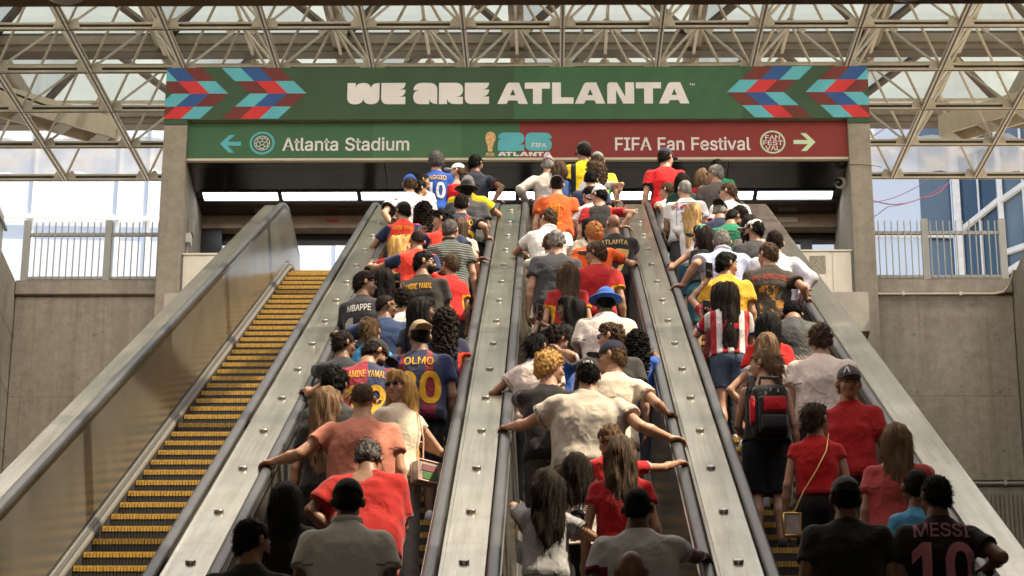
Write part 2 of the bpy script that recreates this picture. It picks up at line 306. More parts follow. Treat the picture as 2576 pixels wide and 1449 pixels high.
# letter outlines, 70 units tall: character|advance|loops
GLYPHS = '''
A|66|2,0 28,70 38,70 64,0 54,0 39,42 36,51 32,66 34,66 29,51 26,42 12,0;15,20 15,27 51,27 51,20
B|63|8,0 8,70 33,70 37,70 40,69 43,69 45,67 49,65 52,61 54,56 55,51 54,47 53,44 51,41 49,39 43,37 43,36 47,35 50,34 53,31 55,28 57,24 57,19 57,14 55,9 52,5 47,2 45,1 41,1 38,0 34,0;17,8 34,8 37,8 41,9 43,10 45,11 48,14 49,19 48,22 47,25 45,28 42,30 38,31 34,32 17,32;17,39 33,39 36,40 40,41 42,43 44,45 46,48 46,51 45,55 43,59 39,61 33,62 17,62
C|70|37,-1 32,-1 28,0 24,2 21,3 17,6 14,9 12,12 10,16 8,20 7,25 6,30 6,35 6,40 7,45 8,50 10,54 12,58 14,61 17,64 21,67 24,68 28,70 32,71 37,71 42,71 47,69 51,67 55,65 59,61 62,58 64,53 65,48 56,48 55,51 54,54 49,59 43,62 37,63 31,62 25,59 23,58 21,55 19,53 17,50 16,47 15,43 14,39 14,35 14,31 15,27 16,23 17,20 19,17 21,14 23,12 25,10 31,8 37,7 43,8 49,11 54,16 55,19 56,22 65,22 64,17 62,12 59,9 55,5 51,3 47,1 42,-1
D|69|30,0 13,0 13,8 30,8 34,8 37,9 41,10 44,11 46,13 49,15 51,18 52,20 53,24 54,27 55,31 55,35 55,39 54,43 53,46 52,50 51,52 49,55 47,57 44,59 41,60 38,61 34,62 30,62 13,62 13,70 31,70 36,70 40,69 45,68 48,66 52,63 55,61 57,57 60,54 61,50 63,45 63,40 63,35 63,30 63,25 61,20 60,16 57,13 55,9 52,7 48,4 44,2 40,1 35,0;17,70 17,0 8,0 8,70
E|58|8,0 8,70 51,70 51,62 17,62 17,39 49,39 49,31 17,31 17,8 52,8 52,0
F|56|8,0 8,70 51,70 51,62 17,62 17,38 48,38 48,30 17,30 17,0
G|72|37,-1 32,-1 28,0 24,2 21,3 17,6 14,9 12,12 10,16 8,20 7,25 6,30 6,35 6,40 7,45 8,50 10,54 12,58 14,61 17,64 20,67 24,68 28,70 32,71 36,71 42,71 47,69 51,67 55,65 59,61 62,57 64,53 65,48 56,48 53,54 49,59 43,62 36,63 31,62 25,59 23,58 21,56 19,53 17,50 16,47 15,43 14,39 14,35 14,31 15,27 16,23 17,20 19,17 21,14 23,12 25,11 28,9 31,8 34,7 37,7 43,8 47,10 51,13 54,17 56,22 57,28 60,27 39,27 39,35 66,35 66,28 66,23 65,19 64,16 62,12 60,9 58,7 55,5 52,3 48,1 45,0 41,-1
H|71|8,0 8,70 17,70 17,40 54,40 54,70 63,70 63,0 54,0 54,32 17,32 17,0
I|41|4,0 4,8 16,8 16,62 4,62 4,70 37,70 37,62 25,62 25,8 37,8 37,0
J|55|25,-1 21,-1 17,0 14,2 10,5 8,8 6,11 5,15 5,20 5,24 13,24 13,20 14,14 17,10 21,8 25,7 30,8 34,10 37,14 37,20 37,70 46,70 46,20 46,15 45,11 43,8 40,5 37,2 34,0 30,-1
K|64|14,20 14,30 19,36 24,42 29,47 50,70 62,70 32,38 31,38;8,0 8,70 17,70 17,46 17,31 17,27 17,0;51,0 26,36 31,43 62,0
L|54|8,0 8,70 17,70 17,8 50,8 50,0
M|86|8,0 8,70 21,70 38,26 40,22 41,17 43,12 44,7 42,7 44,11 45,17 47,22 48,26 66,70 78,70 78,0 69,0 69,40 69,45 69,51 70,57 70,63 71,63 68,56 66,50 64,44 63,40 47,0 39,0 23,40 22,44 20,50 18,56 15,63 16,63 17,57 17,51 17,45 17,40 17,0
N|72|8,0 8,70 19,70 47,25 50,21 53,15 57,8 56,7 55,15 55,22 55,27 55,70 64,70 64,0 53,0 28,40 24,45 20,52 15,62 16,62 17,53 17,45 17,40 17,0
O|73|37,-1 32,-1 28,0 24,2 21,3 17,6 14,9 12,12 10,16 8,20 7,25 6,30 6,35 6,40 7,45 8,50 10,54 12,58 14,61 17,64 21,67 24,68 28,70 32,71 37,71 41,71 45,70 49,68 53,67 56,64 59,61 62,58 64,54 66,50 67,45 68,40 68,35 68,30 67,25 66,20 64,16 62,12 59,9 56,6 53,3 49,2 45,0 41,-1;37,7 43,8 48,10 50,12 53,14 55,17 56,20 57,23 58,27 59,31 59,35 59,39 58,43 57,47 56,50 55,53 53,56 50,58 48,60 43,62 37,63 31,62 25,60 23,58 21,56 19,53 17,50 16,47 15,43 14,39 14,35 14,31 15,27 16,23 17,20 19,17 21,14 23,12 25,10 31,8
P|61|8,0 8,70 32,70 36,70 40,69 43,68 46,67 50,64 54,59 56,54 56,48 56,42 54,37 50,32 46,29 43,27 40,26 36,26 32,26 15,26 15,33 32,33 37,34 41,35 44,37 46,40 47,44 47,48 47,52 46,55 44,58 41,60 37,62 32,62 17,62 17,0
R|62|8,0 8,70 32,70 36,70 40,69 43,68 46,67 50,64 54,60 56,54 56,48 56,43 54,37 50,33 46,30 43,29 40,28 36,27 32,27 13,27 13,35 32,35 37,35 41,37 44,39 46,41 47,45 47,48 47,52 46,56 44,58 41,60 37,62 32,62 17,62 17,0;49,0 32,32 42,32 59,0
S|61|31,-1 27,-1 24,-1 20,0 18,1 13,4 9,8 6,13 5,19 14,19 15,15 17,12 20,10 23,8 27,7 31,7 35,7 39,8 43,10 45,13 47,16 48,19 47,22 46,25 43,27 41,28 34,31 25,33 21,34 18,36 14,38 12,40 10,42 8,45 7,48 7,51 8,57 10,62 14,66 19,68 22,70 25,70 28,71 31,71 35,71 38,70 41,70 43,68 48,66 52,62 54,57 55,52 46,52 45,57 42,60 37,62 31,63 27,63 23,62 20,60 18,58 16,55 16,52 16,48 18,46 20,44 23,42 29,40 36,38 43,36 49,33 52,30 54,27 56,23 56,19 55,14 53,9 49,5 44,1 41,0 38,-1 35,-1
T|62|4,62 4,70 57,70 57,62 35,62 35,0 26,0 26,62
U|71|36,-1 32,-1 28,0 24,1 21,2 18,4 16,6 14,8 12,11 10,14 9,17 8,20 8,24 8,70 17,70 17,25 18,20 19,16 22,12 26,9 30,8 36,7 41,8 45,9 49,12 52,16 53,20 54,25 54,70 63,70 63,24 63,20 62,17 61,14 60,11 58,8 55,6 53,4 50,2 47,1 43,0 40,-1
V|66|28,0 2,70 12,70 26,28 30,19 34,4 32,4 37,19 40,28 54,70 64,70 38,0
W|94|21,0 2,70 11,70 22,27 24,20 26,13 27,5 26,5 27,13 29,20 31,27 42,70 52,70 63,27 65,20 67,13 68,5 67,5 69,13 70,20 72,27 83,70 92,70 73,0 63,0 51,44 48,54 46,65 48,65 46,54 44,44 32,0
Y|65|28,0 28,29 2,70 13,70 26,47 31,40 34,32 31,32 35,40 39,47 52,70 63,70 37,29 37,0
Z|60|6,0 6,6 38,53 42,59 47,65 48,63 39,62 31,62 6,62 6,70 55,70 55,63 23,18 18,11 13,5 12,7 21,8 29,8 55,8 55,0
0|62|31,-1 27,-1 24,0 21,1 18,3 15,6 13,9 11,12 9,16 8,20 7,24 7,29 7,35 7,40 7,45 8,50 10,54 11,58 13,61 15,64 18,67 21,69 24,70 27,71 31,71 35,71 38,70 42,69 44,67 47,64 49,61 51,58 53,54 54,50 55,45 56,40 56,35 56,29 55,24 54,20 53,16 51,12 49,9 47,6 44,3 42,1 38,0 35,-1;31,7 36,8 40,10 43,14 45,20 46,23 47,27 47,31 47,35 47,39 47,43 46,47 45,50 43,56 40,60 36,62 31,63 26,62 22,60 19,56 17,50 16,47 16,43 15,39 15,35 15,31 16,27 16,23 17,20 19,14 22,10 26,8
1|62|11,0 11,8 54,8 54,0;38,70 38,0 29,0 29,62 12,49 12,59 27,70
2|62|9,0 9,7 32,31 39,39 43,45 44,48 44,51 44,55 42,58 40,60 38,62 34,63 31,63 27,63 24,62 21,60 19,57 18,54 17,50 9,50 10,56 12,61 15,65 20,68 25,70 31,71 37,70 42,68 46,65 50,61 52,57 52,51 52,47 51,44 49,40 46,36 37,25 21,8 54,8 54,0
3|62|30,-1 24,0 18,1 13,4 10,8 7,13 6,18 15,18 16,15 17,12 20,10 23,8 26,7 30,7 34,7 38,8 41,10 43,13 45,16 45,20 45,24 43,27 41,30 38,32 33,34 28,34 22,34 22,41 40,62 10,62 10,70 51,70 51,63 29,38 29,40 33,40 36,40 39,39 42,38 47,35 51,31 53,26 54,20 53,14 51,9 47,5 42,2 40,1 37,0 33,-1
4|62|5,15 5,22 34,70 43,70 15,23 15,22 57,22 57,15;39,0 39,17 39,20 39,44 47,44 47,0
5|62|30,-1 25,0 19,2 15,4 11,8 9,13 8,18 17,18 17,15 19,12 21,10 24,8 27,7 30,7 34,7 38,9 41,11 43,14 45,18 45,22 45,27 43,30 41,34 38,36 34,38 30,38 23,37 20,36 18,34 9,35 13,70 50,70 50,62 21,62 18,41 19,41 21,43 24,45 28,46 32,46 36,45 40,44 44,42 47,39 50,36 52,32 53,27 54,22 54,19 53,16 52,13 51,10 47,6 42,2 40,1 37,0 34,-1
6|62|31,-1 25,0 20,2 15,6 12,10 10,13 9,16 9,19 9,22 9,27 11,33 12,36 14,39 16,43 19,47 35,70 44,70 21,36 20,36 23,40 27,42 32,43 38,43 43,41 48,37 51,33 53,28 53,22 53,15 51,10 47,5 43,2 37,0;31,7 35,7 38,9 41,11 43,14 45,18 45,22 45,26 43,29 41,32 38,35 35,36 31,36 27,36 24,35 21,32 19,29 18,26 17,22 18,18 19,14 21,11 24,9 27,7
7|62|13,0 44,62 9,62 9,70 54,70 54,62 23,0
8|62|31,-1 28,-1 24,0 21,0 19,2 14,5 10,9 8,13 7,19 8,23 9,27 11,30 14,33 17,35 21,36 21,37 16,39 13,42 10,47 10,52 10,57 12,62 16,66 20,68 25,70 31,71 37,70 42,68 46,66 50,62 52,57 53,52 52,47 49,42 46,39 41,37 41,36 45,35 48,33 51,30 53,27 55,23 55,19 54,13 52,9 48,5 44,2 41,0 38,0 35,-1;31,7 35,7 39,8 42,10 44,13 46,16 46,19 46,23 44,26 42,29 39,31 35,32 31,32 27,32 23,31 20,29 18,26 16,23 16,19 16,16 18,13 20,10 23,8 27,7;31,40 35,40 38,41 40,43 42,45 43,48 44,52 44,55 42,58 40,60 38,62 35,63 31,63 28,63 24,62 22,60 20,58 19,55 18,52 19,48 20,45 22,43 24,41 28,40
9|62|31,71 37,70 43,68 47,64 51,60 52,57 53,54 53,51 53,48 53,43 51,37 50,34 48,31 46,27 43,23 28,0 18,0 41,34 42,34 40,30 35,28 30,27 24,27 19,29 15,33 11,37 9,42 9,48 9,52 9,55 10,57 12,60 15,65 20,68 25,70;31,63 27,63 24,61 21,59 19,56 18,52 17,48 18,44 19,41 21,38 24,35 27,34 31,33 35,34 38,35 41,38 43,41 45,44 45,48 45,52 43,56 41,59 38,61 35,63
-|62|46,34 46,26 16,26 16,34
a|54|22,-1 17,-1 13,1 9,3 7,6 5,10 4,15 5,19 6,22 8,25 11,27 17,29 25,30 32,31 36,32 38,33 38,35 38,38 37,41 35,43 33,44 30,45 27,46 23,45 21,44 16,41 14,38 6,40 8,44 11,48 14,50 18,52 22,53 27,53 33,52 36,51 39,50 42,47 44,44 46,40 46,35 46,0 38,0 38,7 37,7 35,3 30,0 26,-1;23,6 28,7 31,8 34,10 36,13 37,16 38,19 38,26 36,25 32,24 28,24 24,23 18,22 16,21 14,19 13,17 13,14 13,12 14,10 16,8 18,7
e|56|29,-1 25,-1 22,0 19,1 16,2 14,4 11,6 9,9 8,12 6,15 5,18 5,22 5,26 5,30 5,33 6,37 8,40 9,43 11,45 13,48 16,49 19,51 22,52 25,53 28,53 32,53 37,51 40,50 44,47 47,43 49,39 50,36 51,33 51,30 51,27 51,23 10,23 10,30 46,30 43,28 42,33 41,37 39,40 36,43 33,45 28,45 24,45 20,43 17,40 15,37 14,33 13,29 13,24 14,19 15,15 18,11 21,8 25,7 29,6 35,7 39,10 41,12 42,15 50,12 49,9 46,5 43,3 39,1 34,-1
i|23|7,0 7,52 16,52 16,0;12,61 9,61 7,63 6,64 6,66 6,69 7,70 9,72 12,72 14,72 16,70 17,69 17,66 17,64 16,63 14,61
l|26|19,0 14,0 10,3 8,7 7,12 7,70 16,70 16,14 16,11 17,9 18,7 20,7 22,7 23,7 25,0 22,0
m|84|7,0 7,52 15,52 15,41 16,44 18,48 21,50 24,52 27,53 30,53 35,52 40,50 42,46 44,41 43,41 44,44 46,47 49,50 52,52 56,53 60,53 64,53 68,51 72,49 74,45 76,41 77,35 77,0 68,0 68,35 67,40 65,43 62,45 58,45 54,45 51,44 49,42 48,40 46,37 46,34 46,0 38,0 38,36 37,40 35,43 31,45 27,45 24,45 22,44 19,42 17,40 16,37 16,33 16,0
n|56|16,31 16,0 7,0 7,52 15,52 15,40 14,40 15,43 17,46 19,48 21,50 26,52 31,53 36,52 41,51 44,48 47,44 49,39 49,33 49,0 41,0 41,32 40,38 38,42 34,44 29,45 25,45 22,44 19,42 17,39 16,35
s|50|25,-1 20,-1 15,0 12,2 9,5 6,9 5,13 13,15 14,11 17,8 21,7 25,6 30,7 34,9 36,11 37,14 36,17 35,19 33,20 29,21 21,23 14,26 10,29 7,33 6,38 7,42 9,46 12,49 16,51 20,52 26,53 31,52 35,51 38,49 41,47 43,43 45,40 37,38 36,41 33,43 30,45 26,46 21,45 18,44 16,41 15,38 15,36 17,33 20,32 24,31 32,29 38,27 42,24 45,20 46,15 45,10 43,6 40,3 36,1 31,-1
t|31|28,52 28,45 1,45 1,52;9,65 17,65 17,13 18,10 19,8 21,7 23,7 25,7 28,7 29,0 26,0 23,-1 17,0 13,3 10,7 9,13
u|56|25,-1 20,0 16,1 12,4 10,8 8,13 7,19 7,52 16,52 16,20 16,14 19,10 23,8 28,7 31,7 34,9 37,11 39,13 40,17 41,21 41,52 49,52 49,0 41,0 41,13 42,13 41,9 39,6 37,4 35,2 31,0
d|58|27,-1 24,-1 21,0 18,1 15,2 13,4 11,6 9,9 8,12 6,15 5,18 5,22 5,26 5,30 5,34 6,37 8,40 9,43 11,46 13,48 15,50 21,52 27,53 31,52 35,51 40,48 42,44 43,44 43,70 51,70 51,0 43,0 43,8 42,8 39,4 35,1 31,-1;28,6 33,7 36,9 39,12 41,16 42,21 43,26 42,31 41,36 39,40 36,43 33,45 28,45 24,45 20,43 17,40 15,36 14,31 13,26 14,21 15,16 17,12 20,9 24,7
v|54|22,0 2,52 12,52 23,21 26,12 28,3 25,3 28,12 31,21 42,52 51,52 31,0
f|35|31,52 31,45 1,45 1,52;11,0 11,59 12,63 13,67 16,69 19,71 22,73 26,73 31,72 33,72 31,64 30,65 27,65 23,65 21,63 20,61 19,58 19,0
'|28|11,44 10,70 19,70 18,44
.|26|13,-1 11,0 9,1 7,3 7,6 7,8 9,10 11,11 13,12 16,11 18,10 19,8 19,6 19,3 18,1 16,0
'''
GLY = {}
for ln in GLYPHS.strip().split('\n'):
    ch, adv, lp = ln.split('|'); GLY[ch] = (int(adv), [[tuple(map(int, p.split(','))) for p in l.split()] for l in lp.split(';') if l])
_tm = {}
def glyph_text(s, h, xs=1., bold=0., arch=0., sp=0.):
    key = (s, round(h, 3), xs, bold, arch, sp)
    if key in _tm: return _tm[key]
    k = h/70; tot = sum(GLY[c][0]+sp if c in GLY else 30 for c in s); x = -tot/2; V = []; F = []
    for c in s:
        if c not in GLY: x += 30; continue
        adv, loops = GLY[c]
        cu = bpy.data.curves.new('t', 'CURVE'); cu.dimensions = '2D'; cu.fill_mode = 'BOTH'; cu.offset = bold*h
        for lp in loops:
            spl = cu.splines.new('POLY'); spl.points.add(len(lp)-1); spl.use_cyclic_u = True
            for q, p in zip(spl.points, lp): q.co = ((x+p[0])*k*xs, p[1]*k, 0, 1)
        o = bpy.data.objects.new('t', cu); me = bpy.data.meshes.new_from_object(o); v, f = mesh_xyz(me); n = len(V); V += v; F += [tuple(i+n for i in q) for q in f]
        bpy.data.objects.remove(o); bpy.data.curves.remove(cu); bpy.data.meshes.remove(me); x += adv+sp
    if arch: V = [(p[0], p[1]-arch*p[0]**2, 0) for p in V]
    _tm[key] = (V, F); return V, F

# ================================================================== SETTING
def B(mb, name, mats, parent=None, bevel=0., loc=None):
    """child mesh modelled in world coordinates under an empty that stands at its base"""
    o = mb.build(name, mats, parent, bevel)
    if parent is not None: o.location = -Vector(parent.location)
    return o
fl = MB().box((-14, -40, -.3), (14, 45, 0)).build('floor', M_floor); tag(fl, kind='structure')
lp = MB().box((-5.5, 37.3, 16.4), (4.5, 60, 17.0)).build('upper_landing', M_asphalt); tag(lp, kind='structure')
pz = MB()
for a, b in (((-60, 39.75, 17.2), (-5.9, 90, 17.8)), ((4.9, 39.75, 17.2), (60, 90, 17.8)), ((-60, 60.05, 16.3), (60, 200, 16.8))): pz.box(a, b)
for a, b in (((-40, 5, 17.2), (-8.5, 39.7, 17.8)), ((7.35, 5, 17.2), (40, 39.7, 17.8))): pz.box(a, b)
tag(pz.build('street_level_plaza', M_asphalt), kind='structure')
sb = MB().box((-9, -11, 10.5), (8, 14.8, 11.6)); sb.box((-9, 14.8, 9.905), (8, 15.5, 11.65))
for x in (-6.6, -3.4, -.2, 3.0, 6.2): sb.box((x-.2, -11, 10.1), (x+.2, 14.79, 10.497))
o = sb.build('ceiling_slab', M_conc_d, None, .02); tag(o, 'brown concrete ceiling slab and edge beam across the top of the view', 'ceiling')
for x in (-5.72, 4.18):
    o = MB()
    o.ball((0, 0, 0), (.13, .13, .05), 0, 24, 10); o.tube([(0, 0, .03), (0, 0, .07)], .11, 24, 1)
    o = o.build('dome_light', [M_plastic, M_gpaint]); o.location = (x*.515, 15.2, 9.85)
    tag(o, 'round white dome lamp under the ceiling beam, %s of the banner' % ('left' if x < 0 else 'right'), 'lamp', 'dome lamps under the ceiling beam')

# ---- concrete walls
def wall(name, boxes, label, mat=None):
    m = MB()
    for a, b in boxes: m.box(a, b)
    o = m.build(name, mat or M_conc, None, .012); tag(o, label, 'wall'); return o
wall('concrete_wall', [((-8.03, 39.3, 0), (-3.95, 39.7, 17.76)), ((-8.03, 39.24, 17.79), (-5.8, 39.75, 18.02)), ((-8.03, 39.33, 17.755), (-5.8, 39.7, 17.795))],
     'bare concrete wall below the left railing, behind the empty escalator')
wr = wall('concrete_wall', [((2.9, 39.3, 14.86), (6.89, 39.7, 17.76)), ((4.82, 39.24, 17.79), (6.89, 39.75, 18.02)), ((4.82, 39.33, 17.755), (6.89, 39.7, 17.795)), ((2.9, 39.36, 0), (6.89, 39.7, 14.78)), ((2.9, 39.4, 14.775), (6.89, 39.7, 14.865))],
     'bare concrete wall below the right railing, ribbed at its foot')
rb = MB()
for i in range(62):
    x = 2.95+i*.064; rb.bar((x, 39.34, .2), (x, 39.34, 14.66), .036, .06, 0, (0, 1, 0))
o = rb.build('ribbed_panel', M_conc_p, wr)
wall('side_wall', [((-8.45, -11, 0), (-8.04, 39.7, 18.02))], 'concrete side wall at the left edge of the picture')
wall('side_wall', [((6.9, -11, 0), (7.3, 39.7, 18.02))], 'concrete side wall at the right edge of the picture')
pm = MB().tube([(4.84, 39.2, 17.75), (6.6, 39.2, 17.75), (6.74, 39.17, 17.77), (6.82, 39.12, 17.85), (6.86, 38.8, 17.98)], .022, 8)
for x in (5.25, 6.1): pm.box((x-.02, 39.17, 17.72), (x+.02, 39.24, 17.78))
tag(pm.build('conduit_pipe', M_box), 'pale conduit pipe along the top of the right concrete wall', 'pipe')
pm = MB().tube([(2.9, 39.32, 14.82), (6.88, 39.32, 14.82)], .026, 8)
for x in (5.0, 5.9, 6.6): pm.box((x-.02, 39.28, 14.78), (x+.02, 39.36, 14.86))
tag(pm.build('conduit_pipe', M_gpaint), 'grey conduit pipe in the groove above the ribbed wall panel', 'pipe')

# ---- railings
def railing(x0, x1, y, z, posts, label, along='x'):
    e = empty('metal_railing', (x0 if along == 'x' else y, y if along == 'x' else x0, z), label, 'railing', 'grey metal railings on the concrete walls')
    def P(t, d, h): return (t, y+d, z+h) if along == 'x' else (y+d, t, z+h)
    rl = MB()
    for h in (.12, .84): rl.bar(P(x0, 0, h), P(x1, 0, h), .045, .05)
    B(rl, 'rail', M_gpaint, e)
    for p in posts: B(MB().bar(P(p, 0, 0), P(p, 0, 1.06), .1, .1, 0, (1, 0, 0)), 'post', M_gpaint, e)
    x = x0+.08
    while x < x1-.03:
        if all(abs(x-p) > .07 for p in posts): B(MB().bar(P(x, -.03, .10), P(x, -.03, 1.03), .017, .017, 0, (1, 0, 0)), 'picket', M_gpaint, e)
        x += .098
    return e
railing(-8.0, -5.88, 39.5, 18.03, (-7.96, -6.72), 'grey picket railing on the left concrete wall beside the portal')
railing(4.88, 6.86, 39.5, 18.03, (5.66, 6.83), 'grey picket railing on the right wall in front of the blue glass')
railing(30.0, 39.3, -8.25, 18.03, (30.1, 33, 36), 'grey picket railing running toward the camera on the left side wall', 'y')

# ---- portal
pt = empty('entrance_portal', (-.5, 39, 16.83), 'concrete entrance portal framing the top of the escalators', 'portal')
def pillar(xo, xi):
    s = 1 if xo < xi else -1; m = MB()
    a, b = min(xo, xi), max(xo, xi)
    m.box((a, 38.95, 13), (b, 41.6, 20.525))
    return m
B(pillar(-5.885, -5.53), 'pillar', M_conc_p, pt, .015)
B(pillar(4.845, 4.51), 'pillar', M_conc_p, pt, .015)
m = MB().box((-5.885, 38.96, 20.535), (4.845, 39.55, 21.40)); B(m, 'lintel', M_conc_d, pt, .01)
m = MB().box((-5.529, 39.56, 19.95), (4.509, 41.6, 21.2)); B(m, 'portal_roof', M_conc_d, pt)
m = MB()
for x0, x1 in ((-5.529, -2.53), (-2.52, .37), (.38, 2.7), (2.71, 4.509)):
    for y0, y1 in ((39.12, 39.3), (39.306, 40.14)): m.box((x0, y0, 19.885), (x1, y1, 19.93))
    m.box((x0, 40.47, 19.885), (x1, 41.05, 19.93))
m.box((-5.529, 40.145, 19.90), (4.509, 40.465, 19.94), 1)
B(m, 'soffit_panel', [M_soffit, M_dark], pt)
m = MB().box((-5.529, 41.1, 19.725), (4.509, 41.35, 19.88)); m.box((-5.529, 41.06, 19.665), (4.509, 41.3, 19.72)); m.box((-5.529, 41.12, 19.0), (-5.2, 41.3, 19.66), 1)
for x in (-4.7, 3.6): m.box((x, 41.085, 19.76), (x+.3, 41.102, 19.84), 2)
for x in (-3.55, 3.1): m.box((x, 41.085, 19.78), (x+.2, 41.102, 19.82), 3)
B(m, 'shutter_housing', [M_rust, M_dark, M_box, plain('red_label', (.4, .04, .03))], pt)
m = MB().box((-5.529, 41.36, 19.55), (4.509, 41.5, 19.86))
for x in (-5.4, -2.9, -.4, 2.0, 4.05): m.box((x-.09, 41.36, 16.83), (x+.09, 41.5, 19.55))
B(m, 'door_frame', M_dark, pt)
m = MB().box((-5.5, 39.06, 15.5), (-3.93, 39.10, 18.34)); m.box((-5.52, 39.04, 18.34), (-3.93, 39.12, 18.37)); 
o = B(m, 'steel_partition', M_partition, pt)
m = MB().box((2.95, 39.06, 17.53), (4.48, 39.10, 18.38)); m.box((2.95, 39.04, 18.38), (4.5, 39.12, 18.405))
m.box((4.20, 39.052, 17.56), (4.203, 39.058, 18.37), 1); m.box((3.86, 39.054, 18.02), (4.1, 39.059, 18.31), 2)
B(m, 'steel_partition', [M_partition, M_dkbrown, plain('bare_sticker_patch', (.30, .26, .20), .6, 0, .4, 30)], pt)
m = MB().box((2.95, 39.0, 17.30), (4.84, 39.29, 17.52)); m.box((2.95, 39.2, 13), (4.84, 39.29, 17.3)); m.box((4.55, 38.97, 13), (4.845, 39.19, 17.3))
m.box((2.95, 39.0, 13), (4.33, 39.19, 17.296)); m.box((4.334, 39.0, 13), (4.546, 39.19, 16.95))
B(m, 'plinth', M_conc_p, pt)
# ceiling light strip: eight tubes in a recess
def fluor(x0, x1, label):
    e = empty('ceiling_light', ((x0+x1)/2, 40.3, 19.87), label, 'light', 'fluorescent lights in the portal soffit')
    B(MB().box((x0, 40.17, 19.868), (x1, 40.44, 19.896)), 'diffuser', M_tube, e)
    f = MB()
    for a, b in (((x0-.03, 40.14, 19.86), (x0-.001, 40.47, 19.90)), ((x1+.001, 40.14, 19.86), (x1+.03, 40.47, 19.90)), ((x0-.03, 40.12, 19.86), (x1+.03, 40.139, 19.90)), ((x0-.03, 40.471, 19.86), (x1+.03, 40.49, 19.90))): f.box(a, b)
    B(f, 'frame', M_dark, e)
names = ['leftmost fluorescent ceiling light beside the left pillar', 'second fluorescent ceiling light above the empty escalator handrail', 'third fluorescent ceiling light, half behind the blue cap',
         'fluorescent ceiling light behind the navy shirt man', 'fluorescent ceiling light behind the grey capped man', 'fluorescent ceiling light behind the red shirt man with navy cap',
         'fluorescent ceiling light behind the grey haired man in sunglasses', 'rightmost fluorescent ceiling light beside the right pillar']
for i in range(8): fluor(-5.41+i*1.232, -5.41+i*1.232+1.16, names[i])
# small fittings on the left pillar's inner face
m = MB().box((-5.528, 39.55, 18.93), (-5.45, 39.75, 19.17)); m.tube([(-5.49, 39.65, 18.93), (-5.51, 39.62, 18.4)], .006, 6)
tag(m.build('junction_box', M_gpaint, None, .006), 'upper grey junction box on the left pillar inner face', 'junction box')
m = MB().box((-5.528, 39.35, 18.68), (-5.45, 39.52, 18.84)); m.tube([(-5.49, 39.43, 18.68), (-5.51, 39.43, 18.37)], .008, 6)
tag(m.build('junction_box', M_plastic, None, .006), 'small pale junction box below the other on the left pillar', 'junction box')
sc = empty('security_camera', (4.5, 39.55, 19.72), 'white dome security camera on the right pillar under the sign', 'camera')
m = MB().ball((4.44, 39.52, 19.72), (.10, .08, .095), 0, 16, 10); B(m, 'housing', M_plastic, sc)
m = MB().ball((4.39, 39.46, 19.70), (.07, .05, .065), 0, 14, 8); B(m, 'lens_dome', plain('smoked_dome', (.02, .02, .02), .1), sc)
m = MB().tube([(4.5, 38.94, 19.76), (4.7, 38.93, 19.75), (4.86, 38.93, 19.735), (5.0, 39.0, 19.74)], .005, 5); B(m, 'cable', M_black, sc)

# ---- banner: printed lintel wrap
C_GREEN, C_LG = (.045, .105, .048), (.060, .145, .062)
def vinyl(name, c): return plain(name, scal(c, .86), .55, 0, .06, 3, .08, 40, None, .18)
V_green = vinyl('banner_dark_green', (.050, .098, .050)); V_green2 = vinyl('banner_green', (.055, .135, .062)); V_lgreen = vinyl('sign_green', (.060, .150, .070))
V_blue = vinyl('banner_blue', (.035, .10, .28)); V_cyan = vinyl('banner_cyan', (.12, .46, .52)); V_red = vinyl('banner_red', (.62, .045, .045)); V_mar = vinyl('banner_maroon', (.17, .040, .032))
V_white = vinyl('banner_white', (.80, .77, .73)); V_sred = vinyl('sign_red', (.26, .042, .038)); V_lime = vinyl('sign_pale_green', (.60, .78, .50)); V_cream = vinyl('sign_cream_edge', (.66, .58, .44))
V_gold = plain('trophy_gold', (.55, .32, .12), .4, 0, .5, 22); V_tgreen = vinyl('trophy_green', (.05, .22, .14))
bn = empty('banner_sign', (-.5, 38.95, 20.5), 'long green banner with colourful chevrons reading WE ARE ATLANTA', 'banner')
X0, X1, ZT, ZB = -5.89, 4.85, 21.415, 20.528
m = MB()
zp = 20.455
yb = 38.935
segs = [(X0, -5.53, zp, 0), (-5.53, -.555, ZB, 0), (-.555, 2.92, ZB, 1), (2.92, 4.51, ZB, 0), (4.51, X1, zp, 0)]
for a, b, zb, mi in segs: m.box((a, yb, zb), (b, 38.958, ZT), mi)
B(m, 'banner_cloth', [V_green, V_green2], bn)
# chevron parallelograms, clipped to the cloth
def clip(poly, f):
    out = []
    for i in range(len(poly)):
        a, b = poly[i], poly[(i+1) % len(poly)]; fa, fb = f(a), f(b)
        if fa >= 0: out.append(a)
        if (fa >= 0) != (fb >= 0):
            t = fa/(fa-fb); out.append((a[0]+t*(b[0]-a[0]), a[1]+t*(b[1]-a[1])))
    return out
cm = MB(); PS = .000954                     # metres per print unit
rows = [(0, 115, 335), (1, 335, 540), (2, 540, 752), (3, 752, 950)]
BL, CY, RD, MR, GN = 1, 2, 3, 4, 0
pat = {0: [(160, 350, BL), (350, 650, MR), (650, 965, GN), (965, 1275, CY), (1275, 1585, BL), (1585, 1895, MR)],
       1: [(270, 580, RD), (580, 880, CY), (1225, 1530, MR), (1530, 1835, RD), (1835, 2135, CY), (-40, 270, MR)],
       2: [(190, 490, CY), (490, 795, BL), (795, 1105, MR), (1440, 1745, CY), (1745, 2045, BL), (2045, 2350, MR)],
       3: [(260, 560, RD), (560, 865, CY), (1205, 1505, MR), (1505, 1815, RD), (1815, 2115, CY), (-40, 260, MR)]}
sh = [225, 215, -230, -205]
DY0 = [(-40, 40, BL)]
